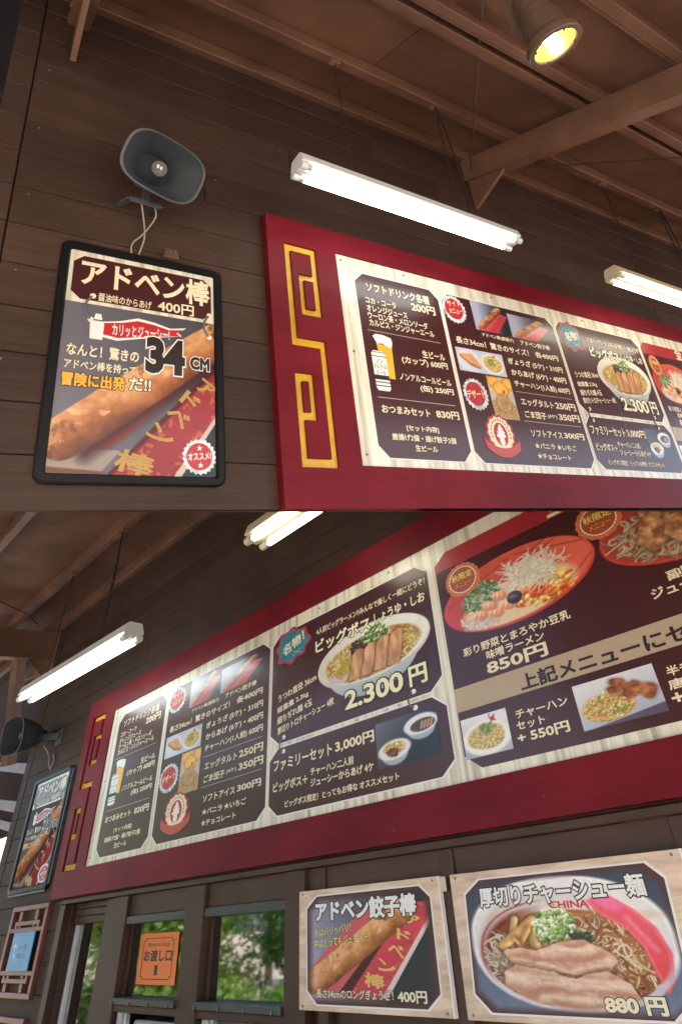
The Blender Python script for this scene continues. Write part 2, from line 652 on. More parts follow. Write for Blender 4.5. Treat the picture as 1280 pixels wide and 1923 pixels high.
    def curl(s, cx, cy, L, r, col, rng, edge=0.55, bend=2.5):
        a = rng.random() * 6.28
        pts = [(cx, cy)]
        k = rng.normal() * bend
        for i in range(6):
            a += k * 0.35
            pts.append((pts[-1][0] + math.cos(a) * L / 6 / s.asp, pts[-1][1] + math.sin(a) * L / 6))
        s.strand(pts, r, col, edge)


def lin(c):
    return np.where(c <= 0.04045, c / 12.92, ((c + 0.055) / 1.055) ** 2.4)


def pic_mesh(p):
    me = bpy.data.meshes.new('printed_picture')
    h, w = p.h, p.w
    j, i = np.mgrid[0:h, 0:w]
    co = np.stack([i / (w - 1), np.zeros_like(i, float), 1 - j / (h - 1)], -1).reshape(-1, 3)
    a = (j[:-1, :-1] * w + i[:-1, :-1]).reshape(-1)
    q = np.stack([a + w, a + w + 1, a + 1, a], -1)
    me.vertices.add(h * w)
    me.vertices.foreach_set('co', co.astype(np.float32).ravel())
    me.loops.add(q.size)
    me.loops.foreach_set('vertex_index', q.ravel().astype(np.int32))
    me.polygons.add(len(q))
    me.polygons.foreach_set('loop_start', np.arange(0, q.size, 4, dtype=np.int32))
    me.polygons.foreach_set('loop_total', np.full(len(q), 4, np.int32))
    me.update(calc_edges=True)
    at = me.color_attributes.new('Col', 'FLOAT_COLOR', 'POINT')
    c = np.ones((h * w, 4), np.float32)
    c[:, :3] = lin(np.clip(p.c, 0, 1)).reshape(-1, 3)
    at.data.foreach_set('color', c.ravel())
    me.validate()
    return me


PICS = {}


def picture(parent, key, x0, z0, x1, z1, y, name='printed_photo', m=None, label=None):
    me = PICS[key]
    mm = m or print_mat()
    if len(me.materials) == 0:
        me.materials.append(mm)
    o = bpy.data.objects.new(name, me)
    COL.objects.link(o)
    o.parent = parent
    BASE[o.name] = BASE[parent.name]
    o.matrix_local = Matrix.Translation(Vector((x0, y, z0)) - BASE[parent.name][1]) @ Matrix.Diagonal((x1 - x0, 1, z1 - z0, 1))
    if label:
        o['label'] = label
    return o


def C(r, g, b):
    return np.array([r, g, b]) / 255.0


def lerp(a, b, t):
    return a[None, None, :] * (1 - t[..., None]) + b[None, None, :] * t[..., None]


def fried_stick(p, a, b, r, seed, base=C(168, 104, 62), hi=C(222, 170, 122), lo=C(84, 46, 30)):
    d, t, side = p.seg(a, b)
    n = fbm(p.h, p.w, 9, seed, p.asp)
    rr = r * (1 + 0.12 * (fbm(p.h, p.w, 5, seed + 5, p.asp) - 0.5) * 2)
    m = p.sm(d - rr, 1.6)
    q = np.clip(side / rr, -1, 1)
    f2 = fbm(p.h, p.w, 34, seed + 13, p.asp)
    shade = np.clip(0.74 - 0.58 * q + .35 * (n - .5), 0, 1) * (0.35 + 0.75 * n + .6 * f2)
    col = np.where((shade < 0.55)[..., None], lerp(lo, base, np.clip(shade / 0.55, 0, 1)), lerp(base, hi, np.clip((shade - 0.55) / 0.6, 0, 1)))
    p.mix(m, col)
    sp = vnoise(p.h, p.w, 30, 30, seed + 9)
    p.mix(m * np.clip((fbm(p.h, p.w, 12, seed + 9, p.asp) - 0.66) * 7, 0, .7), C(96, 50, 30))
    p.mix(m * np.clip((fbm(p.h, p.w, 20, seed + 29, p.asp) - 0.62) * 6, 0, .6) * (q < .2), C(240, 200, 160))


def ribbon(p, pts, seed, red=C(172, 38, 54)):
    d = p.poly(pts)
    n = fbm(p.h, p.w, 6, seed, p.asp)
    p.mix(p.sm(d), lerp(red * 0.85, np.clip(red * 1.18, 0, 1), n))
    k = vnoise(p.h, p.w, int(70 * p.asp), 70, seed + 3)
    band = p.sm(d) * np.clip((d + 0.045) / 0.01, 0, 1) * np.clip((-d - 0.006) / 0.004, 0, 1)
    p.mix(band * np.clip((k - 0.5) * 5, 0, 1) * 0.6, C(205, 120, 66))


def pic_poster(w, h):
    p = Pic(w, h, 0.668)
    n = fbm(h, w, 3, 3)
    g = np.clip(0.15 + 0.75 * p.X + 0.25 * (0.3 - p.Y), 0, 1)
    p.c[...] = lerp(C(116, 112, 124), C(66, 66, 70), g) * (0.92 + 0.16 * n[..., None])
    p.mix(p.sm(p.poly([(1.05, 0.66), (0.66, 1.05), (1.05, 1.05)])), C(34, 40, 42))
    p.mix(p.sm(p.poly([(-0.02, 0.835), (0.60, 0.50), (0.98, 0.27), (1.02, 0.44), (0.4, 0.86), (0.0, 1.02)])), C(170, 62, 58))
    p.mix(p.sm(np.abs(p.seg((-0.02, 0.832), (0.62, 0.49))[0]) - 0.006), C(225, 215, 210))
    p.mix(p.sm(p.poly([(-0.02, 0.9), (0.40, 0.90), (0.30, 0.985), (0, 1.02), (-0.02, 1.02)])), C(150, 138, 128))
    p.mix(p.sm(p.poly([(-0.02, 0.97), (0.32, 0.985), (0.28, 1.02), (-0.02, 1.02)])), C(110, 70, 60))
    p.mix(p.sm(p.poly([(0.30, 1.02), (1.02, 0.46), (1.02, 0.56), (0.36, 1.02)])), C(88, 20, 34))
    ribbon(p, [(0.33, 1.02), (1.02, 0.50), (1.02, 0.72), (0.72, 1.02)], 11, C(140, 44, 52))
    p.mix(p.sm(p.poly([(0.70, 1.02), (1.02, 0.705), (1.02, 0.735), (0.75, 1.02)])), C(196, 180, 172))
    d, t, sd = p.seg((0.2, 0.92), (1.0, 0.47))
    p.mix(np.clip(0.9 - d / 0.06, 0, 0.8), C(52, 24, 26))
    fried_stick(p, (0.06, 0.865), (1.02, 0.345), 0.085, 21)
    return p


def pic_sign_stick(w, h):
    p = Pic(w, h, 1.25)
    g = np.clip(0.1 + 0.9 * p.X - 0.15 * p.Y, 0, 1)
    p.c[...] = lerp(C(168, 168, 196), C(46, 46, 58), np.clip(g * 1.25, 0, 1))
    p.mix(p.sm(p.poly([(1.02, 0.25), (0.60, 1.02), (1.02, 1.02)])), C(38, 42, 52))
    p.mix(p.sm(p.poly([(0.0, 0.72), (0.44, 0.20), (0.62, 0.06), (0.9, 0.1), (0.4, 0.9), (0.06, 0.9)])), C(206, 92, 104))
    p.mix(p.sm(p.poly([(0.25, 0.92), (0.85, 0.10), (0.95, 0.12), (0.36, 0.95)])), C(74, 26, 34))
    ribbon(p, [(0.34, 0.93), (0.86, 0.13), (0.98, 0.14), (0.98, 0.28), (0.60, 0.93)], 31, C(205, 62, 84))
    p.mix(p.sm(p.poly([(0.60, 0.93), (0.98, 0.265), (0.98, 0.325), (0.645, 0.93)])), C(224, 206, 200))
    fried_stick(p, (0.08, 0.80), (0.80, 0.20), 0.118, 41, C(182, 116, 62), C(232, 176, 120), C(110, 58, 30))
    d, t, sd = p.seg((0.07, 0.82), (0.12, 0.76))
    p.mix(np.clip(0.6 - d / 0.1, 0, 0.5), C(236, 170, 140))
    e = np.minimum(np.minimum(p.X, 1 - p.X) * p.asp, np.minimum(p.Y, 1 - p.Y))
    e = np.minimum(e, (p.X * p.asp + p.Y) * 0.707 - 0.09)
    p.mix(np.clip(1.1 - e / 0.075, 0, 1), C(84, 46, 44))
    return p


def noodles(p, reg, n, seed, cols, r=0.008, L=0.16, bend=2.0):
    g = np.random.default_rng(seed)
    for k in range(n):
        cx, cy = reg(g)
        p.curl(cx, cy, L * (0.6 + g.random() * 0.8), r * (0.8 + 0.4 * g.random()), cols[int(g.random() * len(cols))], g, 0.5, bend)


def disc(cx, cy, rx, ry):
    def f(g):
        a = g.random() * 6.283
        q = math.sqrt(g.random())
        return cx + rx * q * math.cos(a), cy + ry * q * math.sin(a)
    return f


def scatter(p, n, reg, seed, cols, r0, r1, shade=0.5, ring=0.0, flat=0.65):
    g = np.random.default_rng(seed)
    for k in range(n):
        x, y = reg(g)
        r = r0 + (r1 - r0) * g.random()
        p.dot(x, y, r, r * flat, g.random() * 3.1, cols[int(g.random() * len(cols))], ring if (ring and g.random() < .55) else 0.0, shade=shade)


def grain(p, amt, seed, n=40):
    f = 1 + amt * (fbm(p.h, p.w, n, seed, p.asp) - .5) * 2
    p.c[...] = np.clip(p.c * f[..., None], 0, 1)


def pic_ramen(w, h):
    p = Pic(w, h, 1.38, C(62, 74, 92))
    n = fbm(h, w, 3, 5)
    p.c[...] = lerp(C(52, 58, 72), C(104, 120, 144), np.clip(p.Y * 0.9 + 0.25 * n, 0, 1))
    o = p.ell(0.50, 0.50, 0.662, 0.475, 0.04, n=2.2)
    p.mix(p.sm(o, 4), lerp(C(240, 236, 232), C(198, 200, 208), np.clip(p.Y * 1.15 - .1, 0, 1)))
    p.mix(p.sm(np.abs(o + 0.014) - 0.007, 3) * 0.6, C(255, 255, 255))
    # inner wall, shaded to the left
    iw = p.ell(0.50, 0.545, 0.605, 0.425, 0.03, n=2.15)
    p.mix(p.sm(iw, 6) * .8, lerp(C(206, 190, 184), C(236, 230, 226), np.clip(p.X * 1.3 - .1, 0, 1)))
    p.mix(p.sm(np.abs(p.ell(0.50, 0.585, 0.590, 0.385, 0.03, n=2.15)) - .006, 3) * np.clip((.46 - p.X) * 7, 0, 1) * .8, C(150, 44, 42))
    p.mix(p.sm(p.ell(0.505, 0.60, 0.575, 0.365, 0.03, n=2.15), 8) * np.clip((.42 - p.X) * 6, 0, 1), C(112, 34, 34))
    i = p.ell(0.505, 0.615, 0.545, 0.335, 0.03, n=2.15)
    p.mix(p.sm(i, 3), lerp(C(150, 74, 34), C(84, 34, 22), np.clip((p.Y - .3) * 1.6, 0, 1)))
    p.mix(p.sm(p.ell(0.56, 0.33, 0.40, 0.035, 0.04), 10) * 0.7, C(206, 138, 74))
    bowl0 = p.c.copy()
    base = [C(224, 200, 160), C(200, 166, 122), C(236, 220, 190), C(176, 130, 84)]
    noodles(p, disc(0.50, 0.63, 0.36, 0.26), 330, 7, base, 0.0062, 0.20)
    noodles(p, disc(0.20, 0.62, 0.075, 0.17), 90, 8, [C(206, 194, 170), C(172, 150, 120), C(228, 220, 202), C(140, 110, 80)], 0.006, 0.15, 3)
    noodles(p, disc(0.78, 0.60, 0.085, 0.19), 120, 9, [C(226, 190, 144), C(180, 116, 66), C(242, 218, 182), C(150, 84, 42)], 0.0064, 0.2, 2)
    keep(p, p.ell(0.50, 0.60, 0.575, 0.362, 0.03, n=2.15) + .03 * (fbm(h, w, 12, 2) - .5), bowl0)
    # spoon
    sp_ = p.poly([(0.655, 0.235), (0.70, 0.20), (0.75, 0.215), (0.83, 0.31), (0.905, 0.44), (0.935, 0.60), (0.915, 0.76), (0.885, 0.83), (0.865, 0.70), (0.845, 0.55), (0.79, 0.42), (0.70, 0.325)]) - 0.012
    p.mix(p.sm(sp_, 3), lerp(C(250, 104, 128), C(216, 66, 74), np.clip(p.Y * 1.3 - .1, 0, 1)))
    p.mix(p.sm(np.abs(sp_ + .012) - .006, 4) * .5, C(255, 150, 160))
    p.mix(p.sm(p.ell(0.735, 0.25, 0.085, 0.042, 0.55), 6), C(250, 120, 168))
    p.mix(p.sm(p.seg((0.80, 0.36), (0.89, 0.58))[0] - 0.010, 8) * 0.5, C(255, 200, 200))
    # bamboo shoots
    tx = fbm(h, w, 16, 77, .5)
    for a, b, r, c in (((0.275, 0.33), (0.235, 0.52), 0.026, C(214, 182, 128)), ((0.345, 0.37), (0.365, 0.57), 0.036, C(206, 162, 102)),
                       ((0.365, 0.345), (0.195, 0.52), 0.034, C(230, 180, 112)), ((0.335, 0.41), (0.275, 0.53), 0.022, C(220, 160, 88)), ((0.30, 0.54), (0.262, 0.475), 0.018, C(204, 140, 72))):
        d, t, sd = p.seg(a, b)
        p.mix(p.sm(d - r - .012, 8) * .5, C(70, 40, 24))
        p.mix(p.sm(d - r, 2), np.clip(c[None, None, :] * (1.0 + 0.25 * np.clip(-sd / r, -1, 1) + 0.35 * (tx - 0.5))[..., None], 0, 1))
        p.mix(p.sm(np.abs(sd + r * .45) - .004, 3) * p.sm(d - r) * .5, C(252, 224, 176))
    # spring onion
    p.mix(p.sm(p.ell(0.47, 0.42, 0.13, 0.12, wob=0.2, seed=4), 8), C(84, 112, 56))
    scatter(p, 210, disc(0.47, 0.395, 0.095, 0.125), 15, [C(226, 238, 190), C(176, 206, 122), C(244, 248, 228), C(130, 168, 88), C(86, 124, 66), C(206, 226, 160)], .012, .028, .35, .0045, .7)
    scatter(p, 60, disc(0.585, 0.485, 0.055, 0.04), 19, [C(52, 72, 44), C(36, 50, 36), C(84, 104, 60)], .01, .022, .5)
    # pork
    def pork(pts, seed, ang):
        d = p.poly(pts) - .010 + .085 * (fbm(h, w, 6, seed + 1, 1.4) - .5)
        n = fbm(h, w, 3, seed, 1.4)
        s = fbm(h, w, 26, seed + 3, 0.5)
        f = fbm(h, w, 60, seed + 5, 1.4)
        v = p.Y - ang * p.X
        bands = 0.5 + 0.5 * np.sin(v * 52 + n * 12.0 + s * 2.5)
        t = np.clip(bands * 0.8 + (s - .5) * 0.9 + (f - .5) * .5 + .05, 0, 1)
        col = lerp(C(192, 138, 112), C(242, 214, 190), t)
        col = np.clip(col * (1.02 - .25 * np.clip((p.Y - .6) * 1.2, 0, 1))[..., None], 0, 1)
        p.mix(p.sm(d - 0.016, 9) * 0.6, C(64, 30, 22))
        p.mix(p.sm(d, 2), col)
        p.mix(p.sm(np.abs(d + 0.012) - 0.010, 6) * np.clip(n * 1.6 - .3, 0, 1) * .8, C(222, 170, 124))
        p.mix(p.sm(np.abs(v - (.50 if seed < 60 else .70) + .05 * (n - .5)) - .012, 8) * p.sm(d) * .6, C(250, 232, 220))
    pork([(0.205, 0.575), (0.28, 0.552), (0.36, 0.585), (0.47, 0.525), (0.60, 0.50), (0.64, 0.545), (0.715, 0.645), (0.66, 0.72), (0.52, 0.735), (0.38, 0.70), (0.24, 0.665)], 51, -.10)
    pork([(0.19, 0.72), (0.24, 0.655), (0.38, 0.70), (0.52, 0.765), (0.66, 0.735), (0.74, 0.80), (0.755, 0.88), (0.63, 0.965), (0.45, 0.955), (0.28, 0.90), (0.185, 0.80)], 61, .12)
    rim = np.maximum(p.ell(0.50, 0.50, 0.662, 0.475, 0.04, n=2.2), -p.ell(0.505, 0.515, 0.605, 0.435, 0.03, n=2.2))
    p.mix(p.sm(rim, 3) * np.clip((p.Y - 0.62) * 6, 0, 1), lerp(C(222, 214, 216), C(190, 188, 200), np.clip(p.X, 0, 1)))
    grain(p, .045, 3)
    e = np.minimum(np.minimum(p.X, 1 - p.X) * p.asp, np.minimum(p.Y, 1 - p.Y))
    e = np.minimum(e, (np.minimum(p.X, 1 - p.X) * p.asp + np.minimum(p.Y, 1 - p.Y)) * .707 - .10)
    p.mix(np.clip(1.1 - e / 0.05, 0, 1), C(82, 46, 48))
    return p


BROWN = C(70, 32, 34)


def keep(p, field, base, soft=1.5):
    """put back what lay outside a shape before the food was drawn"""
    m = p.sm(field, soft)[..., None]
    p.c[...] = base * (1 - m) + p.c * m



def pic_bigboss(w, h):
    p = Pic(w, h, 1.66, BROWN)
    out = np.minimum(p.ell(0.5, 0.43, 0.80, 0.41, -0.02), p.ell(0.5, 0.50, 0.66, 0.48, -0.02))
    p.mix(p.sm(out), lerp(C(230, 234, 226), C(146, 158, 176), np.clip((p.Y - 0.40) * 1.6, 0, 1)))
    p.mix(p.sm(p.ell(0.5, 0.41, 0.78, 0.37, -0.02), 3), lerp(C(210, 208, 196), C(240, 242, 234), np.clip(p.X * 1.2, 0, 1)))
    bowl0 = p.c.copy()
    i = p.ell(0.5, 0.46, 0.68, 0.30, -0.02)
    p.mix(p.sm(i, 4), lerp(C(206, 168, 104), C(176, 126, 68), np.clip(p.X + .2, 0, 1)))
    noodles(p, disc(0.5, 0.47, 0.40, 0.27), 420, 3, [C(228, 206, 120), C(206, 176, 88), C(242, 228, 164), C(178, 134, 70)], 0.009, 0.16, 3)
    keep(p, i, bowl0, 3)
    p.mix(p.sm(p.ell(0.22, 0.60, 0.16, 0.09, wob=0.1, seed=2), 5), lerp(C(222, 200, 206), C(190, 168, 184), p.Y))
    noodles(p, disc(0.26, 0.54, 0.06, 0.07), 30, 31, [C(226, 206, 84), C(196, 170, 56)], 0.010, 0.1)
    scatter(p, 90, disc(0.40, 0.29, 0.07, 0.10), 5, [C(62, 46, 40), C(40, 30, 28), C(98, 78, 62)], .014, .03)
    scatter(p, 190, disc(0.55, 0.21, 0.10, 0.14), 6, [C(96, 138, 70), C(150, 180, 110), C(62, 98, 56), C(206, 220, 170)], .014, .028, .5, .006)
    for k, x in enumerate((0.36, 0.465, 0.575, 0.685)):
        d = p.poly([(x - 0.045, 0.70), (x + 0.0, 0.38 - 0.02 * k), (x + 0.05, 0.33 - 0.02 * k), (x + 0.085, 0.36 - .02 * k), (x + 0.065, 0.52), (x + 0.035, 0.70)]) - .012 + .03 * (fbm(h, w, 6, 90 + k, 2) - .5)
        s = fbm(h, w, 5, 70 + k, 6)
        p.mix(p.sm(d - 0.016, 6) * 0.6, C(84, 48, 30))
        p.mix(p.sm(d, 2), lerp(C(176, 120, 82), C(234, 192, 150), np.clip(s * 1.5 - .3, 0, 1)))
    grain(p, .04, 8)
    keep(p, out, np.ones_like(p.c) * BROWN)
    return p


def pic_redbowl(w, h):
    p = Pic(w, h, 1.86, BROWN)
    p.mix(p.sm(p.ell(0.5, 0.5, 0.915, 0.49, -0.05)), lerp(C(230, 104, 88), C(200, 58, 52), np.clip(p.Y * 1.2, 0, 1)))
    p.mix(p.sm(p.ell(0.5, 0.49, 0.885, 0.465, -0.05), 3), lerp(C(196, 70, 54), C(226, 106, 82), np.clip(p.X * 1.2 - .1 + .3 * (fbm(h, w, 3, 8) - .5), 0, 1)))
    for a, b in (((0.1, 0.62), (0.75, 0.06)), ((0.3, 0.44), (0.8, 0.12)), ((0.05, 0.45), (0.5, 0.1)), ((0.55, 0.08), (0.95, 0.3)), ((0.7, 0.9), (0.97, 0.5))):
        p.mix(p.sm(p.seg(a, b)[0] - 0.006, 2) * 0.7, C(80, 48, 38))
    g = np.random.default_rng(9)
    bowl0 = p.c.copy()
    p.mix(p.sm(p.ell(0.50, 0.68, 0.68, 0.28, -0.08), 6), C(232, 206, 164))
    noodles(p, disc(0.25, 0.82, 0.11, 0.08), 60, 5, [C(242, 232, 220), C(222, 208, 194)], 0.011, 0.16, 2)
    scatter(p, 150, disc(0.67, 0.70, 0.19, 0.17), 10, [C(226, 92, 40), C(240, 150, 50), C(214, 66, 36), C(246, 190, 80), C(236, 120, 60), C(250, 206, 120)], .025, .06, .4)
    for k in range(260):
        cx, cy = disc(0.29, 0.46, 0.13, 0.19)(g)
        p.curl(cx, cy, 0.07, 0.008, [C(96, 142, 72), C(150, 186, 112), C(60, 104, 56), C(206, 222, 170)][k % 4], g, .7)
    for k in range(230):
        cx, cy = disc(0.63, 0.40, 0.16, 0.15)(g)
        p.curl(cx, cy, 0.20, 0.006, [C(246, 240, 220), C(232, 222, 196), C(253, 251, 240), C(224, 208, 176)][k % 4], g, 0.85, 1.2)
    keep(p, np.minimum(p.ell(0.5, 0.62, .80, .335, -.06), p.ell(.5, .40, .66, .33, -.05)), bowl0, 3)
    for cx, cy in ((0.40, 0.56), (0.26, 0.72), (0.36, 0.76), (0.44, 0.72), (.33, .64)):
        p.dot(cx, cy, .10, .065, .4, C(238, 172, 134), shade=.25, soft=3)
        p.dot(cx - .012, cy - .02, .05, .022, .4, C(252, 222, 198), soft=4)
        for q in (-.03, 0, .03):
            p.dot(cx + q, cy + .01, .012, .04, .3, C(222, 130, 92), soft=3)
    p.dot(.49, .66, .09, .085, .2, C(56, 38, 38), shade=.3)
    p.dot(.48, .64, .05, .025, .2, C(126, 102, 98), soft=4)
    grain(p, .04, 9)
    keep(p, p.ell(0.5, 0.5, 0.915, 0.49, -0.05), np.ones_like(p.c) * BROWN)
    return p


def pic_cutlet(w, h):
    p = Pic(w, h, 1.86, BROWN)
    p.mix(p.sm(p.ell(0.5, 0.5, 0.915, 0.49, -0.05)), C(206, 70, 64))
    p.mix(p.sm(p.ell(0.5, 0.49, 0.885, 0.465, -0.05), 3), C(160, 64, 50))
    noodles(p, disc(0.44, 0.55, 0.36, 0.34), 300, 12, [C(184, 174, 136), C(212, 202, 168), C(146, 138, 106)], 0.009, 0.2, 3)
    for k in range(6):
        x = 0.20 + 0.125 * k
        d = p.poly([(x, 0.62 + 0.02 * k), (x + 0.10, 0.08), (x + 0.20, 0.06), (x + 0.13, 0.70), (x + 0.05, 0.78)]) - .012 + .02 * (fbm(h, w, 8, 30 + k) - .5)
        n = fbm(h, w, 16, 80 + k, 1.8)
        p.mix(p.sm(d - 0.02, 7) * 0.6, C(70, 40, 28))
        p.mix(p.sm(d, 2), lerp(C(136, 80, 46), C(226, 176, 130), np.clip(n * 2.0 - 0.5, 0, 1)))
    grain(p, .12, 9)
    keep(p, p.ell(0.5, 0.5, 0.915, 0.49, -0.05), np.ones_like(p.c) * BROWN)
    return p


def pic_small_stick(w, h, seed, flip=0.0):
    p = Pic(w, h, 1.0)
    p.c[...] = lerp(C(168, 176, 200), C(34, 38, 50), np.clip(p.X * 1.5 - 0.25, 0, 1))
    p.mix(p.sm(p.poly([(0.06, 0.92), (0.62, 0.20), (1.0, 0.33), (0.60, 1.0), (0.1, 1.0)])), C(200, 84, 88))
    p.mix(p.sm(p.poly([(0.34, 0.98), (0.82, 0.30), (0.98, 0.36), (0.62, 1.0)])), C(186, 62, 72))
    fried_stick(p, (0.18, 0.84), (0.78, 0.14), 0.10, seed, C(150, 88, 56), C(214, 150, 110), C(80, 44, 30))
    return p


def rice(p, cx, cy, rx, ry, seed, n=170, cols=None):
    cols = cols or [C(226, 196, 128), C(208, 168, 92), C(240, 220, 166), C(190, 146, 78), C(158, 164, 88)]
    p.mix(p.sm(p.ell(cx, cy, rx * p.asp, ry, wob=0.06, seed=seed), 3), C(206, 166, 96))
    scatter(p, n * 2, disc(cx, cy, rx * .96, ry * .96), seed, cols, .014, .030, .4)


def karaage(p, cx, cy, r, seed):
    n = fbm(p.h, p.w, 12, seed)
    d = p.ell(cx, cy, r, r * 0.75, 0.3, 0.25, seed)
    p.mix(p.sm(d - 0.02, 5) * 0.5, C(90, 60, 44))
    p.mix(p.sm(d), lerp(C(112, 56, 32), C(206, 136, 88), np.clip(n * 1.6 - 0.3, 0, 1)))


def pic_gyoza_rice(w, h):
    p = Pic(w, h, 2.1, C(186, 198, 216))
    p.mix(p.sm(p.ell(0.24, 0.5, 0.5, 0.5), 4), C(206, 214, 226))
    for k in range(6):
        a, b = (0.10 + 0.035 * k, 0.34 + 0.06 * k), (0.30 + 0.025 * k, 0.30 + 0.085 * k)
        d, t, sd = p.seg(a, b)
        p.mix(p.sm(d - 0.10), lerp(C(146, 86, 50), C(226, 168, 120), np.clip(0.5 - sd / 0.16 + 0.5 * (fbm(h, w, 12, 5 + k) - 0.5), 0, 1)))
    p.mix(p.sm(p.ell(0.74, 0.52, 0.50, 0.44, 0.1), 3), C(232, 232, 226))
    rice(p, 0.74, 0.50, 0.20, 0.36, 5, 150)
    g = np.random.default_rng(2)
    for k in range(26):
        x, y = disc(0.73, 0.44, 0.08, 0.16)(g)
        p.dot(x, y, 0.04, 0.02, g.random() * 3, C(110, 130, 60))
    p.mix(p.sm(p.ell(0.80, 0.16, 0.05, 0.05)), C(206, 50, 50))
    return p


def pic_tart(w, h):
    p = Pic(w, h, 0.75, C(196, 186, 170))
    for cx, cy, r in ((0.25, 0.13, 0.20), (0.85, 0.15, 0.2), (0.5, 0.30, 0.25)):
        n = fbm(h, w, 8, int(cx * 90))
        p.mix(p.sm(p.ell(cx, cy, r, r * 0.8, wob=0.04, seed=3)), lerp(C(176, 112, 52), C(222, 160, 84), n))
        p.mix(p.sm(p.ell(cx, cy - 0.01, r * 0.78, r * 0.6), 4), lerp(C(236, 168, 60), C(250, 206, 104), n))
        p.mix(np.clip((n - 0.62) * 8, 0, 1) * p.sm(p.ell(cx, cy, r * 0.6, r * 0.4)), C(150, 76, 30))
    for cx, cy in ((0.25, 0.78), (0.75, 0.82), (0.5, 0.62)):
        n = vnoise(h, w, 46, 60, int(cx * 50))
        d = p.ell(cx, cy, 0.22, 0.21)
        p.mix(p.sm(d - 0.015, 5) * 0.5, C(80, 60, 40))
        p.mix(p.sm(d), lerp(C(150, 112, 70), C(224, 192, 140), np.clip(n - d * -1.2, 0, 1)))
    return p


def pic_family(w, h):
    p = Pic(w, h, 1.33)
    p.c[...] = lerp(C(106, 106, 124), C(26, 28, 38), np.clip(p.X * 0.9 + p.Y * 0.5, 0, 1))
    for cx, cy, r in ((0.74, 0.28, 0.36), (0.29, 0.66, 0.36)):
        p.mix(p.sm(p.ell(cx, cy + 0.10, r * 0.8, r * 0.62), 2), C(170, 174, 188))
        p.mix(p.sm(p.ell(cx, cy, r, r * 0.58, -0.1), 2), C(228, 230, 232))
    p.mix(p.sm(p.ell(0.77, 0.31, 0.26, 0.13, -0.1)), C(70, 56, 40))
    for k in range(4):
        d, t, sd = p.seg((0.74 + 0.05 * k, 0.38), (0.77 + 0.05 * k, 0.25))
        p.mix(p.sm(d - 0.022), C(196, 150, 124))
    rice(p, 0.29, 0.62, 0.17, 0.14, 8, 90)
    g = np.random.default_rng(3)
    for k in range(30):
        x, y = disc(0.27, 0.72, 0.11, 0.08)(g)
        p.dot(x, y, 0.035, 0.025, g.random() * 3, [C(112, 44, 40), C(150, 70, 50), C(84, 30, 32)][k % 3])
    return p


def pic_friedrice(w, h):
    p = Pic(w, h, 1.3, C(206, 210, 218))
    p.c[...] = lerp(C(226, 228, 232), C(160, 166, 180), np.clip(p.Y - 0.2 * p.X, 0, 1))
    p.mix(p.sm(p.ell(0.5, 0.58, 0.68, 0.42), 3), C(236, 236, 232))
    rice(p, 0.5, 0.55, 0.40, 0.30, 4, 330)
    g = np.random.default_rng(6)
    for k in range(46):
        x, y = disc(0.52, 0.36, 0.20, 0.12)(g)
        p.dot(x, y, 0.05, 0.022, g.random() * 3, [C(120, 140, 66), C(84, 112, 54), C(166, 176, 96)][k % 3])
    for k in range(8):
        p.curl(0.66, 0.16, 0.14, 0.014, C(214, 46, 60), g)
    return p


def pic_friedrice2(w, h):
    p = Pic(w, h, 1.55)
    p.c[...] = lerp(C(222, 226, 232), C(150, 158, 182), np.clip(p.Y * 0.7 + 0.2 * p.X - 0.1, 0, 1))
    p.mix(p.sm(p.poly([(0, 1.02), (0.35, 0.95), (1.02, 0.8), (1.02, 1.02)])), C(96, 84, 104))
    rice(p, 0.36, 0.62, 0.32, 0.30, 14, 330)
    g = np.random.default_rng(16)
    for k in range(26):
        x, y = disc(0.36, 0.60, 0.26, 0.25)(g)
        p.dot(x, y, 0.045, 0.02, g.random() * 3, [C(110, 140, 66), C(206, 110, 70)][k % 2])
    karaage(p, 0.58, 0.27, 0.20, 3)
    karaage(p, 0.78, 0.45, 0.26, 8)
    karaage(p, 0.50, 0.34, 0.14, 5)
    return p


for k_, f_ in (('poster', lambda: pic_poster(190, 284)), ('poster_small', lambda: pic_poster(64, 110)), ('sign_stick', lambda: pic_sign_stick(190, 150)), ('ramen', lambda: pic_ramen(300, 216)),
               ('bigboss', lambda: pic_bigboss(220, 140)), ('redbowl', lambda: pic_redbowl(220, 120)), ('cutlet', lambda: pic_cutlet(190, 104)), ('stick_one', lambda: pic_small_stick(60, 60, 5)),
               ('stick_two', lambda: pic_small_stick(60, 60, 9)), ('gyoza', lambda: pic_gyoza_rice(76, 40)), ('tart', lambda: pic_tart(44, 60)), ('family', lambda: pic_family(80, 60)),
               ('fried_rice', lambda: pic_friedrice(70, 54)), ('fried_rice_two', lambda: pic_friedrice2(100, 66))):
    PICS[k_] = pic_mesh(f_())

# ================================================================== large structure
# ground
g_ = MB()
g_.add([(-400, -400, 0), (400, -400, 0), (400, 400, 0), (-400, 400, 0)], [(0, 1, 2, 3)])
solo('ground', SW, g_, M_GROUND, kind='structure')

# sheet added edge-on to the eye to keep sky light off the lower front
def seam_pt(x, y):
    return (x, y, EYE.z - (SEAM_N.x * (x - EYE.x) + SEAM_N.y * (y - EYE.y)) / SEAM_N.z)


g_ = MB()
dp = [(-11.5, -4.2), (-5.0, -3.2), (-3.6, -1.6), (-2.2, -0.8), (3.0, -0.4), (3.0, 5.0), (-11.5, 5.0)]
g_.add([seam_pt(x, y) for x, y in dp], [tuple(range(len(dp)))])
solo('sky_block_sheet', SW, g_, M_CEIL, kind='structure')


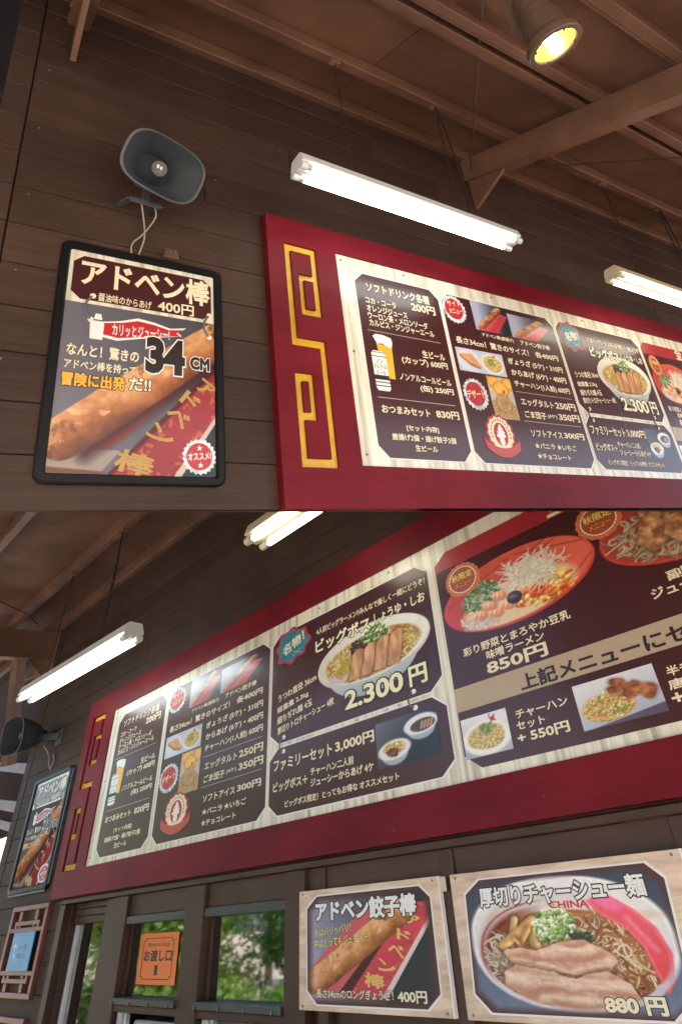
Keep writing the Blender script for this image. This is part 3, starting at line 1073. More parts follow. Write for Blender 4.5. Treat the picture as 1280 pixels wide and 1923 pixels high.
def planks(root, rows, x0, x1, y, seed, xfun=None, lens=3.6):
    r = random.Random(seed)
    for i, (z0, z1) in enumerate(rows):
        a, b = (x0, x1) if xfun is None else xfun(z0, z1)
        x = a - r.random() * lens * 0.8
        while x < b:
            s, e = max(a, x), min(b, x + lens)
            x += lens
            if e - s < 0.02:
                continue
            g = MB().box(s + 0.001, e - 0.001, y - 0.012, y + 0.006, z0 + 0.0014, z1 - 0.0014)
            pk = part('plank', g, M_SIDE, root, bevel=0.0026)
            if i % 2 == 0:
                for xn in (s + .05, e - .05):
                    part('nail_head', MB().tube([(xn, y - .0115, z1 - .03), (xn, y - .0135, z1 - .03)], .0045, 6), M_SCREW, pk)


# ---------------------------------------------------------------- upper set (A)
PITCH = 0.1678
wallA = thing('shop_wall', SA, (0, 0, 0), 'dark brown plank wall behind the grey horn speaker and black framed poster', 'wall')
planks(wallA, [(0.578 + PITCH * k, 0.578 + PITCH * (k + 1)) for k in range(-3, 14)], 0.025, 7.6, 0.0, 3)
part('backing', MB().box(-0.06, 7.6, 0.008, 0.10, -0.2, 3.0), M_DARK, wallA)
for k in range(-3, 14):
    z0 = 0.578 + PITCH * k
    part('corner_board', MB().box(-0.068, 0.021, -0.014, 0.10, z0 + 0.0014, z0 + PITCH - 0.0014), M_SIDE, wallA, bevel=0.003)

ceilA = link('ceiling', None, None, None, SA)
tag(ceilA, None, None, kind='structure')
SL = 0.4
PUR_A = [(0.015, 0.07), (0.37, 0.43), (0.86, 0.91), (0.955, 1.005), (1.36, 1.42), (1.83, 1.89), (2.36, 2.42)]


def slope_box(g, x0, x1, a, b, zlo, zhi, c):
    """box between yo=a and yo=b whose bottom and top follow the roof slope"""
    g.add([(x0, -b, zlo - c * b), (x1, -b, zlo - c * b), (x1, -a, zlo - c * a), (x0, -a, zlo - c * a),
           (x0, -b, zhi - c * b), (x1, -b, zhi - c * b), (x1, -a, zhi - c * a), (x0, -a, zhi - c * a)],
          [(0, 3, 2, 1), (4, 5, 6, 7), (0, 1, 5, 4), (1, 2, 6, 5), (2, 3, 7, 6), (3, 0, 4, 7)])


for a, b in PUR_A:
    g = MB()
    slope_box(g, -6, 8, a, b, 2.70, 2.786, SL)
    part('purlin', g, M_BEAM, ceilA, bevel=0.004)
    g = MB()
    slope_box(g, -6, 8, a - 0.012, a - 0.0005, 2.703, 2.715, SL)
    part('purlin_lip', g, M_BEAM, ceilA)
xs = [-6, -3.9, -2.1, -0.28, 1.54, 3.36, 5.18, 8]
for i in range(len(xs) - 1):
    for a, b in ((-0.06, 0.39), (0.394, 0.93), (0.934, 1.38), (1.384, 1.85), (1.854, 2.42)):
        g = MB()
        slope_box(g, xs[i] + 0.002, xs[i + 1] - 0.002, a, b, 2.79, 2.80, SL)
        part('ceiling_panel', g, M_CEIL, ceilA)
g = MB()
slope_box(g, -6.2, 8.2, -1.6, 2.46, 2.81, 2.86, SL)
part('roof_sheet', g, M_DARK, ceilA)

# recessed wall past the corner, dark under the roof
g = MB().box(-9, -0.07, 1.3, 1.4, -0.5, 3.3)
tag(solo('recessed_wall', SA, g, M_DULL), 'dark brown recessed wall past the corner boards', 'wall')


def cross_beam(S, x, w, yo1, label, z0=2.70, h=0.165, c=SL):
    t = thing('cross_beam', S, (x, 0, z0), label, 'beam')
    g = MB()
    slope_box(g, x, x + w, 0.0, yo1, z0 - h, z0 - 0.002, c)
    part('beam', g, M_BEAM, t, bevel=0.003)
    g = MB()
    slope_box(g, x - 0.006, x + w + 0.012, 0.03, yo1, z0 - h - 0.012, z0 - h - 0.001, c)
    part('flange', g, M_BEAM, t)
    m = x + w / 2
    g = MB().add([(m - 0.012, -0.02, z0 - h - 0.013), (m - 0.012, -0.30, z0 - h - 0.014 - c * 0.29), (m - 0.012, -0.02, z0 - h - 0.24),
                  (m + 0.012, -0.02, z0 - h - 0.013), (m + 0.012, -0.30, z0 - h - 0.014 - c * 0.29), (m + 0.012, -0.02, z0 - h - 0.24)],
                 [(0, 1, 2), (5, 4, 3), (0, 3, 4, 1), (1, 4, 5, 2), (2, 5, 3, 0)])
    part('gusset_plate', g, M_BEAM, t)
    for yy in (0.06, 0.16):
        for dz in (0.05, 0.12):
            p = Vector((x - 0.001, -yy, z0 - dz - c * yy))
            part('bolt', MB().tube([p + Vector((0.004, 0, 0)), p - Vector((0.008, 0, 0))], 0.011, 6), M_BEAM, t)
    return t


cross_beam(SA, 2.55, 0.075, 2.4, 'brown steel cross beam reaching out over the menu board beside the spotlight')
cross_beam(SA, 0.12, 0.075, 2.4, 'short brown beam end above the horn speaker at the roof corner', h=0.14)
g = MB()
for p, q in (((-0.25, 0.1, 2.62), (-0.25, -1.2, 2.2)), ((-0.6, 0.9, 2.3), (-0.6, -0.6, 2.3))):
    g = MB().bar(p, q, 0.09, 0.12)
    tag(solo('roof_beam', SA, g, M_BEAM, bevel=0.004), 'brown roof beam beside the corner boards' if p[0] > -0.4 else 'low brown roof beam in the dark past the corner boards', 'beam')
g = MB().bar((-1.6, 1.2, 1.9), (-0.05, 1.2, 1.9), 0.09, 0.05)
tag(solo('ledger_beam', SA, g, M_BEAM), 'thin brown ledger on the dark recessed wall', 'beam')

# ---------------------------------------------------------------- lower set (B), wall coordinates: z = 0 is eye height
wallB = thing('shop_wall', SB, (-7, 0, 0), 'brown plank wall carrying the small framed poster and latticed blue sign', 'wall')
zb = 0.226
rowsB = [(zb + 0.1675 * k, zb + 0.1675 * (k + 1)) for k in range(-11, 19)]
planks(wallB, rowsB, -8.22, 1.5, 0.0, 5, xfun=lambda z0, z1: (-8.22, 1.5) if z0 > 0.2 else (-8.22, -6.50), lens=6.5)
part('backing', MB().box(-8.3, -6.50, 0.008, 0.12, -1.54, 4.4), M_DARK, wallB)
part('backing', MB().box(-6.498, 1.5, 0.008, 0.12, 0.225, 4.4), M_DARK, wallB)
for z0, z1 in rowsB:
    part('corner_board', MB().box(-8.40, -8.225, -0.016, 0.10, z0 + 0.0014, z1 - 0.0014), M_SIDE, wallB, bevel=0.003)

ceilB = link('ceiling', None, None, None, SB)
tag(ceilB, None, None, kind='structure')
SLB = 0.10
PB = [(0.015, 0.085), (0.56, 0.64), (1.40, 1.48), (2.2, 2.28), (3.0, 3.08), (3.8, 3.88)]
for a, b in PB:
    g = MB()
    slope_box(g, -13, 0.5, a, b, 2.76, 2.898, SLB)
    part('purlin', g, M_BEAM, ceilB, bevel=0.004)
xs = [-13, -10.9, -8.45, -6.6, -4.4, -2.2, 0.5]
for i in range(len(xs) - 1):
    for a, b in ((-0.06, 0.60), (0.604, 1.44), (1.444, 2.24), (2.244, 3.04), (3.044, 3.9)):
        g = MB()
        slope_box(g, xs[i] + 0.002, xs[i + 1] - 0.002, a, b, 2.90, 2.912, SLB)
        part('ceiling_panel', g, M_CEIL, ceilB)
g = MB()
slope_box(g, -13.2, 0.6, -0.3, 4.0, 2.92, 2.97, SLB)
part('roof_sheet', g, M_DARK, ceilB)
cross_beam(SB, -8.6, 0.13, 3.6, 'dark brown cross beam at the far end of the tube light', z0=2.76, h=0.30, c=SLB)
for i, (p, q, w, h, lb) in enumerate((((-12.4, 0.6, 3.15), (-8.75, 0.05, 2.42), 0.10, 0.13, 'pale edged brown rafter next to the end of the tube light'),
                                      ((-12.4, 0.7, 2.85), (-8.7, 0.02, 2.33), 0.10, 0.11, 'lower pale rafter next to the end of the tube light'),
                                      ((-13.6, 0.9, 2.18), (-8.3, 0.12, 1.33), 0.16, 0.10, 'brown beam passing behind the far horn speaker'),
                                      ((-13.0, 0.9, 1.62), (-8.3, 0.12, 1.0), 0.16, 0.10, 'middle brown beam past the wall end beside the small poster'),
                                      ((-12.6, 0.9, 1.36), (-8.3, 0.12, 0.83), 0.16, 0.08, 'lowest brown beam above the bright gap past the wall end'))):
    g = MB().bar(p, q, w, h)
    tag(solo('roof_beam', SB, g, M_BEAM, bevel=0.004), lb, 'beam')
g = MB().bar((-8.75, -0.4, 2.76), (-8.95, -0.05, 1.45), 0.10, 0.14)
tag(solo('diagonal_brace', SB, g, M_BEAM, bevel=0.004), 'brown diagonal brace above the far horn speaker', 'beam')
g = MB().box(-30, -8.42, 1.4, 1.5, 1.25, 9.0)
tag(solo('gable_wall', SB, g, M_DULL), 'dark gable boarding in the gap past the wall end', 'wall')

# ================================================================== serving windows under the lower board
win = thing('serving_window_front', SB, (-5, 0, -1.55), 'dark brown serving window front below the red menu board', 'window front')
part('header_rail', MB().box(-6.50, 1.5, -0.034, 0.03, 0.199, 0.2255), M_SIDE2, win, bevel=0.003)
part('jamb', MB().box(-6.497, -6.40, -0.03, 0.16, -1.5, 0.198), M_WINF, win, bevel=0.004)
part('jamb', MB().box(-6.399, -6.37, 0.02, 0.14, -1.5, 0.198), M_WINF, win, bevel=0.003)
part('post', MB().box(-5.70, -5.54, 0.0, 0.14, -1.5, 0.198), M_WINF, win, bevel=0.004)
part('post', MB().box(-5.535, -5.30, -0.028, 0.12, -1.5, 0.198), M_WINF, win, bevel=0.004)
part('post', MB().box(-4.49, -4.275, -0.028, 0.12, -1.5, 0.198), M_WINF, win, bevel=0.004)
part('post', MB().box(-3.465, -3.30, -0.028, 0.12, -1.5, 0.198), M_WINF, win, bevel=0.004)
for z0, z1 in ((0.165, 0.198), (0.125, 0.163), (0.083, 0.123)):
    part('shutter_slat', MB().box(-6.36, -5.705, 0.05, 0.08, z0, z1), M_SIDE2, win, bevel=0.003)
for x0, x1 in ((-5.298, -4.492), (-4.273, -3.467)):
    part('fascia_panel', MB().box(x0, x1, 0.0, 0.02, 0.097, 0.198), M_SIDE2, win, bevel=0.002)
    part('shutter_rail', MB().box(x0, x1, -0.02, 0.05, 0.056, 0.0955), M_ROLL, win, bevel=0.003)
    part('sash_stile', MB().box(x0 + 0.001, x0 + 0.028, 0.022, 0.06, -0.262, 0.055), M_WINF, win, bevel=0.002)
    part('sash_stile', MB().box(x1 - 0.065, x1 - 0.001, 0.022, 0.06, -0.262, 0.055), M_WINF, win, bevel=0.002)
    part('sill_rail', MB().box(x0 - 0.015, x1 - 0.001, -0.045, 0.06, -0.293, -0.264), M_ROLL, win, bevel=0.003)
    part('lower_rail', MB().box(x0 - 0.005, x1 - 0.002, -0.02, 0.06, -0.325, -0.2945), M_WINF, win, bevel=0.003)
    for k in range(4):
        p = Vector((x0 + 0.02 + 0.24 * k, -0.046, -0.285))
        part('screw', MB().tube([p, p - Vector((0, 0.004, 0))], 0.008, 6), M_SCREW, win)
    part('lower_sash', MB().box(x0 + 0.03, x0 + 0.075, 0.0, 0.04, -1.2, -0.327), M_ALU, win, bevel=0.002)
    part('lower_sash', MB().box(x0 + 0.082, x0 + 0.11, 0.02, 0.05, -1.2, -0.327), M_ALU, win, bevel=0.002)
gl = MB().box(-6.33, -5.71, 0.098, 0.102, -1.45, 0.082)
part('pane', gl, M_GLASS, win)
part('sash_stile', MB().box(-6.368, -6.335, 0.07, 0.12, -1.45, 0.082), M_ALU, win, bevel=0.003)
part('pane', MB().box(-5.268, -4.560, 0.038, 0.042, -0.263, 0.055), M_GLASS, win)
part('pane', MB().box(-4.243, -3.535, 0.038, 0.042, -0.263, 0.055), M_GLASS, win)
# boarded part behind the two picture signs
part('fascia_panel', MB().box(-3.298, 1.5, 0.0, 0.02, 0.097, 0.198), M_SIDE2, win, bevel=0.002)
part('boarding', MB().box(-3.298, 1.5, 0.03, 0.06, -1.5, 0.095), M_WINF, win, bevel=0.002)
for x in (-3.22, -2.36, -1.30, -0.3):
    part('batten', MB().box(x, x + 0.07, -0.012, 0.028, -1.5, 0.198), M_WINF, win, bevel=0.003)
part('apron', MB().box(-5.53, -3.30, 0.0, 0.05, -1.5, -1.21), M_WINF, win)
# room behind
room = MB()
room.add([(-6.6, 0.13, -1.55), (-3.2, 0.13, -1.55), (-3.2, 3.0, -1.55), (-6.6, 3.0, -1.55), (-6.6, 0.13, 0.5), (-3.2, 0.13, 0.5), (-3.2, 3.0, 0.5), (-6.6, 3.0, 0.5)],
         [(0, 1, 2, 3), (7, 6, 5, 4), (3, 2, 6, 7), (0, 3, 7, 4), (2, 1, 5, 6)])
solo('kitchen_room', SB, room, M_INTER, kind='structure')
cu = thing('curtain', SB, (-3.85, 0.3, -0.3), 'pale tied back curtain hanging behind the third window pane', 'curtain')
g = MB()
rings = []
for i in range(9):
    t = i / 8
    z = 0.10 - 0.42 * t
    wd_ = 0.20 * (1 - t) ** 1.3 + 0.035
    cx = -3.86 - 0.05 * t
    row = []
    for k in range(33):
        u = k / 32
        row.append((cx + (u - 0.5) * 2 * wd_, 0.085 + 0.014 * math.sin(u * 34), z))
    rings.append(row)
vs = [p for r_ in rings for p in r_]
fs = [(i * 33 + k, i * 33 + k + 1, (i + 1) * 33 + k + 1, (i + 1) * 33 + k) for i in range(8) for k in range(32)]
g.add(vs, fs)
part('cloth', g, M_CURT, cu, smooth=True)
part('tie_band', MB().tube([(-3.975, 0.075, -0.16), (-3.84, 0.06, -0.17), (-3.81, 0.09, -0.165)], 0.014), M_CURT, cu)
g = MB().box(-3.945, -3.885, 0.05, 0.065, -0.262, -0.16)
tag(solo('red_pennant', SB, g, M_CAPRED, bevel=0.004), 'narrow red pennant below the tied curtain', 'pennant')
g = MB().box(-5.2, -4.55, 0.08, 0.9, -0.60, -0.362)
tag(solo('steel_counter', SB, g, M_LAMPW, bevel=0.01), 'pale counter inside the pick up window', 'counter')

# orange pick-up sign on the pane
sg = thing('pickup_sign', SB, (-4.89, 0.03, -0.21), 'orange paper sign with black frame line on the second window pane', 'sign')
part('paper', MB().box(-5.140, -4.640, 0.031, 0.034, -0.213, 0.006), M_ORSIGN, sg)
OX0, OX1, OZ0, OZ1 = -5.09, -4.69, -0.192, -0.015
fr = MB()
for a, b, c, d in ((OX0 + 0.03, OX1 - 0.03, OZ1 - 0.0035, OZ1), (OX0 + 0.03, OX1 - 0.03, OZ0, OZ0 + 0.0035), (OX0, OX0 + 0.007, OZ0 + 0.014, OZ1 - 0.014), (OX1 - 0.007, OX1, OZ0 + 0.014, OZ1 - 0.014)):
    fr.sheet([(a, c), (b, c), (b, d), (a, d)], 0.0302)
for sx, sz in ((1, 1), (1, -1), (-1, 1), (-1, -1)):
    cx, cz = (OX1 if sx > 0 else OX0), (OZ1 if sz > 0 else OZ0)
    fr.sheet([(cx - sx * 0.03, cz), (cx - sx * 0.023, cz), (cx - sx * 0.023, cz - sz * 0.014), (cx - sx * 0.03, cz - sz * 0.014)], 0.0302)
    fr.sheet([(cx, cz - sz * 0.014), (cx, cz - sz * 0.0105), (cx - sx * 0.03, cz - sz * 0.0105), (cx - sx * 0.03, cz - sz * 0.014)], 0.0299)
part('frame_line', fr, M_INK, sg)
letter(sg, 'お待たせいたしました', -5.035, -0.053, -4.745, -0.037, 0.0303, M_INK, bold=0.01)
letter(sg, 'お渡し口', -5.07, -0.118, -4.705, -0.066, 0.0303, M_INK, bold=0.035)
letter(sg, '1', -4.912, -0.174, -4.868, -0.132, 0.0303, M_INK, bold=0.022)

# ================================================================== menu boards
RECT_A = {1: (1.496, 2.028), 2: (2.053, 2.95), 3: (2.976, 3.84), 4: (3.87, 4.734), 'z': (0.615, 1.535)}
RECT_B = {1: (-5.95, -5.09), 2: (-5.03, -3.64), 3: (-3.606, -2.16), 4: (-2.10, -0.654), 'z': (0.43, 1.36)}

CARD_TEXT = [
    (1, 'ソフトドリンク各種', .117, .894, .872, .951), (1, '200円', .622, .829, .922, .885), (1, 'コカ・コーラ', .088, .819, .435, .857),
    (1, 'オレンジジュース', .087, .771, .553, .811), (1, 'ウーロン茶・メロンソーダ', .089, .726, .784, .769), (1, 'カルピス・ジンジャーエール', .092, .683, .845, .725),
    (1, '生ビール', .647, .550, .922, .593), (1, '(カップ) 600円', .391, .494, .933, .540), (1, 'ノンアルコールビール', .333, .403, .934, .442), (1, '(缶) 250円', .546, .348, .940, .390),
    (1, 'おつまみセット', .084, .216, .606, .258), (1, '830円', .674, .217, .945, .261), (1, '[セット内容]', .314, .134, .666, .168), (1, '唐揚げ2個・揚げ餃子2個', .146, .086, .843, .120), (1, '生ビール', .372, .038, .614, .070),
    (2, 'アドベン棒(唐揚げ)', .275, .754, .550, .784), (2, 'アドベン餃子棒', .612, .752, .894, .788), (2, '長さ34cm！驚きのサイズ！', .045, .680, .662, .726), (2, '各400円', .722, .684, .949, .726),
    (2, 'ぎょうざ (5ケ)・310円', .449, .598, .956, .647), (2, 'からあげ (6ケ)・400円', .451, .525, .960, .574), (2, 'チャーハン(1人前) 600円', .453, .456, .963, .503),
    (2, 'エッグタルト', .468, .349, .760, .396), (2, '250円', .775, .350, .971, .398), (2, 'ごま団子', .471, .274, .661, .318), (2, '(4ケ)', .675, .283, .760, .312), (2, '350円', .777, .279, .976, .325),
    (2, 'ソフトアイス', .480, .165, .760, .206), (2, '300円', .776, .168, .965, .208), (2, '★バニラ ★いちご', .483, .096, .856, .131), (2, '★チョコレート', .483, .038, .778, .072),
    (3, '4人前ビッグラーメン!!みんなで楽しく一緒にどうぞ！', .326, .885, .985, .925), (3, 'ビッグボス', .318, .775, .672, .855), (3, 'しょうゆ・しお', .694, .795, .975, .850),
    (3, '2.300', .495, .405, .818, .500), (3, '円', .847, .405, .936, .500),
    (3, 'うつわ直径 36cm', .050, .604, .321, .647), (3, '総重量 2.3kg', .046, .534, .267, .574), (3, '細ちぢれ麺 4玉', .048, .478, .291, .520), (3, '厚切りトロチャーシュー 4枚', .050, .430, .430, .472),
    (3, 'ファミリーセット', .030, .213, .409, .273), (3, '3,000円', .427, .215, .645, .272), (3, 'ビッグボス＋', .031, .112, .257, .162), (3, 'チャーハン二人前', .276, .144, .529, .184),
    (3, 'ジューシーからあげ 4ケ', .275, .092, .632, .132), (3, 'ビッグボス限定！とってもお得な オススメセット', .112, .028, .752, .062),
    (4, '彩り野菜とまろやか豆乳', .065, .450, .485, .490), (4, '味噌ラーメン', .156, .404, .381, .444), (4, '850円', .148, .340, .380, .397), (4, '上記メニューにセット', .258, .236, .92, .302),
    (4, 'チャーハン', .218, .139, .399, .173), (4, 'セット', .213, .098, .313, .130), (4, '+ 550円', .207, .050, .384, .090),
    (4, '副菜', .793, .452, .90, .490), (4, 'ジューシー', .734, .406, .93, .446), (4, '半チャーハン', .695, .139, .90, .173), (4, '唐揚げ', .687, .096, .82, .130), (4, '+', .683, .056, .715, .086),
]
TILT = {'うつわ直径 36cm': .10, '総重量 2.3kg': .10, '細ちぢれ麺 4玉': .10, '厚切りトロチャーシュー 4枚': .10, 'アドベン棒(唐揚げ)': 0, }


def octagon(x0, x1, z0, z1, cx, cz):
    return [(x0 + cx, z0), (x1 - cx, z0), (x1, z0 + cz), (x1, z1 - cz), (x1 - cx, z1), (x0 + cx, z1), (x0, z1 - cz), (x0, z0 + cz)]


def scallop(cx, cz, rx, rz, n, amp, steps=4):
    out = []
    for k in range(n * steps):
        a = 2 * math.pi * k / (n * steps)
        r = 1 + amp * math.cos(n * a)
        out.append((cx + rx * r * math.cos(a), cz + rz * r * math.sin(a)))
    return out


def ring_sheet(mb, pts_o, pts_i, y):
    n = len(pts_o)
    mb.add([(x, y, z) for x, z in pts_o] + [(x, y, z) for x, z in pts_i], [(i, (i + 1) % n, (i + 1) % n + n, i + n) for i in range(n)])


def menu_board(S, R, GD, bx0, bx1, bz0, bz1, px0, px1, pz0, pz1, label, seam):
    root = thing('menu_board', S, (bx0, 0, bz0), label, 'menu board')
    F, D = -0.060, -0.048
    # carved frame: cells of a grid, grooves sunk and gold at the bottom
    gx = lambda u: bx0 + (px0 - bx0) * u
    gz = lambda v: bz0 + (bz1 - bz0) * v
    U = [0, .235, .320, .405, .475, .605, .690, 1.0]
    V = [0, .115, .142, .256, .282, .380, .408, .500, .530, .617, .642, .752, .776, .862, .892, 1.0]
    # groove cells (column index, from V index, to V index)
    gold = set()

    def fill(c0, c1, v0, v1):
        for c in range(c0, c1):
            for v in range(v0, v1):
                gold.add((c, v))
    fill(1, 6, 13, 14)      # top bar
    fill(1, 2, 7, 14)       # long outer bar down
    fill(5, 6, 9, 14)       # outer bar back down
    fill(3, 6, 9, 10)       # inner foot
    fill(3, 4, 9, 12)       # inner riser
    fill(3, 5, 11, 12)      # inner hook
    fill(1, 6, 7, 8)        # waist bar
    fill(5, 6, 1, 8)        # lower outer bar
    fill(1, 6, 1, 2)        # bottom bar
    fill(1, 2, 1, 6)        # lower riser
    fill(1, 4, 5, 6)        # lower inner top
    fill(3, 4, 3, 6)        # lower inner bar
    fill(2, 4, 3, 4)        # lower hook
    fr, gd = MB(), MB()
    for c in range(len(U) - 1):
        for v in range(len(V) - 1):
            x0, x1, z0, z1 = gx(U[c]), gx(U[c + 1]), gz(V[v]), gz(V[v + 1])
            if (c, v) in gold:
                gd.sheet([(x0, z0), (x1, z0), (x1, z1), (x0, z1)], F + GD)
                for dc, dv, q in ((-1, 0, [(x0, z0), (x0, z1)]), (1, 0, [(x1, z1), (x1, z0)]), (0, -1, [(x1, z0), (x0, z0)]), (0, 1, [(x0, z1), (x1, z1)])):
                    if (c + dc, v + dv) not in gold:
                        (a, b), (e, f) = q
                        fr.add([(a, F, b), (e, F, f), (e, F + GD, f), (a, F + GD, b)], [(0, 1, 2, 3)])
            else:
                fr.sheet([(x0, z0), (x1, z0), (x1, z1), (x0, z1)], F)
    for q in ([(px0, bz0), (px1, bz0), (px1, pz0), (px0, pz0)], [(px0, pz1), (px1, pz1), (px1, bz1), (px0, bz1)], [(px1, bz0), (bx1, bz0), (bx1, bz1), (px1, bz1)]):
        fr.sheet(q, F)
    for q in (((px0, pz0), (px1, pz0)), ((px1, pz0), (px1, pz1)), ((px1, pz1), (px0, pz1)), ((px0, pz1), (px0, pz0))):
        (a, b), (e, f) = q
        fr.add([(a, F, b), (e, F, f), (e, D + 0.001, f), (a, D + 0.001, b)], [(0, 1, 2, 3)])
    for q in (((bx0, bz0), (bx1, bz0)), ((bx1, bz0), (bx1, bz1)), ((bx1, bz1), (bx0, bz1)), ((bx0, bz1), (bx0, bz0))):
        (a, b), (e, f) = q
        fr.add([(a, F, b), (a, -0.0125, b), (e, -0.0125, f), (e, F, f)], [(0, 1, 2, 3)])
    part('frame', fr, M_RED, root)
    for x, a_, b_ in ((px0 - .012 * (px0 - bx0), pz1 + .004, bz1 - .002), (px0 - .012 * (px0 - bx0), bz0 + .002, pz0 - .004), ((px0 + px1) * .5 - .3, pz1 + .004, bz1 - .002), ((px0 + px1) * .5 - .7, bz0 + .002, pz0 - .004)):
        part('board_joint', MB().sheet([(x, a_), (x + .0016, a_), (x + .0016, b_), (x, b_)], F - .0004), mat('joint_dark_line', (0.045, 0.006, 0.010), 0.7, 0.1), root)  # thin dark lines for the joints between the red boards
    for i in range(9):
        x = px0 + .15 + (px1 - px0 - .3) * i / 8
        for z in (bz0 + .045 + .02 * (i % 2), bz1 - .045):
            part('screw', MB().tube([(x, F + .001, z), (x, F - .0015, z)], .0055, 8), mat('painted_screw', (0.11, 0.010, 0.018), 0.5, 0.1), root)
    part('gold_inlay', gd, M_GOLD, root, label='carved gold key pattern')
    pan = part('panel', MB().box(px0, px1, D, -0.0126, pz0, pz1), M_PANEL, root)
    k_ = (R[3][1] - R[3][0]) / 0.864
    z0, z1 = R['z']
    H = z1 - z0
    cx, cz = 0.052 * k_, 0.052
    X = lambda k, u: R[k][0] + (R[k][1] - R[k][0]) * u
    Zf = lambda v: z0 + H * v
    b = 0.005
    cards = {}
    for k, oc in ((1, octagon(R[1][0], R[1][1], z0, z1, cx, cz)), (2, octagon(R[2][0], R[2][1], z0, z1, cx, cz)), (3, octagon(R[3][0], R[3][1], Zf(.355), z1, cx, cz)),
                  (33, octagon(R[3][0], R[3][1], z0, Zf(.33), cx, cz)), (4, octagon(R[4][0], X(4, 2.0), z0, z1, cx, cz))):
        mx_, mz_ = sum(p[0] for p in oc) / 8, sum(p[1] for p in oc) / 8
        if k != 4:
            big = [(x + (b * k_ if x > mx_ else -b * k_), z + (b if z > mz_ else -b)) for x, z in oc]
            part('card_border', MB().sheet(big, D - 0.0006), M_WHITE, pan)
        cards[k] = part('card', MB().sheet(oc, D - 0.0012), M_CARD, root)
    y1, y2 = D - 0.0020, D - 0.0030
    # coloured bands on the fourth card
    red = part('red_band', MB().sheet([(R[4][0], Zf(.905)), (X(4, 2.0), Zf(.905)), (X(4, 2.0), Zf(.945)), (X(4, 1.94), z1), (R[4][0] + cx, z1), (R[4][0], Zf(.945))], y1), mat('red_print', (0.36, 0.025, 0.035), 0.3, 0.05), cards[4])
    part('beige_band', MB().sheet([(R[4][0], Zf(.229)), (X(4, 2.0), Zf(.229)), (X(4, 2.0), Zf(.328)), (R[4][0], Zf(.328))], y1), M_BEIGE, cards[4])
    letter(cards[4], '全', X(4, .50), Zf(.912), X(4, .61), Zf(1.02), y2, M_CREAM, bold=0.04)
    # printed photographs
    for k, key, a, c, d, e in ((2, 'stick_one', .240, .800, .548, .998), (2, 'stick_two', .556, .800, .940, .965), (2, 'gyoza', .025, .512, .405, .655), (2, 'tart', .222, .252, .418, .502),
                               (3, 'bigboss', .318, .436, .992, .822), (33, 'family', .653, .090, .953, .290), (4, 'redbowl', .004, .512, .632, .850), (4, 'cutlet', .634, .505, 1.26, .850),
                               (4, 'fried_rice', .006, .040, .186, .195), (4, 'fried_rice_two', .423, .038, .666, .198)):
        kk = 3 if k == 33 else k
        picture(cards[k], key, X(kk, a), Zf(c), X(kk, d), Zf(e), y1)
    # lines between the items
    for k, v, a, d in ((1, .656, .060, .908), (1, .293, .065, .928), (2, .428, .447, .960), (2, .251, .452, .966)):
        part('rule_line', MB().sheet([(X(k, a), Zf(v)), (X(k, d), Zf(v)), (X(k, d), Zf(v) + 0.0035), (X(k, a), Zf(v) + 0.0035)], y1), M_BEIGE, cards[k])
    for k, s, a, c, d, e in CARD_TEXT:
        par = cards[33] if (k == 3 and c < .3) else cards[k]
        big = s in ('ビッグボス', 'しょうゆ・しお', '2.300', '円')
        m = M_INK if s.startswith('上記') else (mat('pale_yellow_print', (0.84, 0.83, 0.55), 0.35, 0.03) if big else M_CREAM)
        if s == '円' or not s.endswith('円') or True:
            letter(par, s, X(k, a), Zf(c), X(k, d), Zf(e), y2, m, rot=TILT.get(s, 0.0), bold=0.03 if (big or s.startswith('上記') or '円' in s) else 0.024, outline=0.05 if big else 0.0)
    # beer glass and can
    w1 = R[1][1] - R[1][0]
    can = cards[1]
    part('beer_glass', MB().sheet([(X(1, .135), Zf(.590)), (X(1, .300), Zf(.575)), (X(1, .285), Zf(.400)), (X(1, .175), Zf(.400))], y1), M_BEER, can)
    part('beer_foam', MB().sheet([(X(1, .105), Zf(.628)), (X(1, .14), Zf(.642)), (X(1, .22), Zf(.642)), (X(1, .305), Zf(.630)), (X(1, .315), Zf(.605)), (X(1, .297), Zf(.570)), (X(1, .24), Zf(.580)), (X(1, .19), Zf(.592)), (X(1, .145), Zf(.585))], y1 - 0.0004), M_FOAM, can)
    cb = MB().sheet([(X(1, .062), Zf(.530)), (X(1, .085), Zf(.545)), (X(1, .19), Zf(.545)), (X(1, .215), Zf(.530)), (X(1, .218), Zf(.345)), (X(1, .200), Zf(.330)), (X(1, .085), Zf(.330)), (X(1, .066), Zf(.345))], y1 - 0.0008)
    part('beer_can', cb, M_FOAM, can)
    for v0, v1 in ((.388, .412), (.353, .358), (.372, .377), (.535, .5385), (.512, .516)):
        st = MB().sheet([(X(1, .064), Zf(v0)), (X(1, .2175), Zf(v0)), (X(1, .2175), Zf(v1)), (X(1, .064), Zf(v1))], y1 - 0.0013)
        part('can_stripe', st, M_INK, can)
    letter(can, 'ノン', X(1, .105), Zf(.478), X(1, .175), Zf(.503), y2, M_INK, bold=0.01)
    letter(can, 'アルコール', X(1, .074), Zf(.447), X(1, .208), Zf(.470), y2, M_INK, bold=0.01)
    letter(can, 'ビール', X(1, .092), Zf(.417), X(1, .19), Zf(.440), y2, M_INK, bold=0.01)
    letter(can, '0.00%', X(1, .10), Zf(.393), X(1, .185), Zf(.407), y2, M_FOAM, bold=0.01)
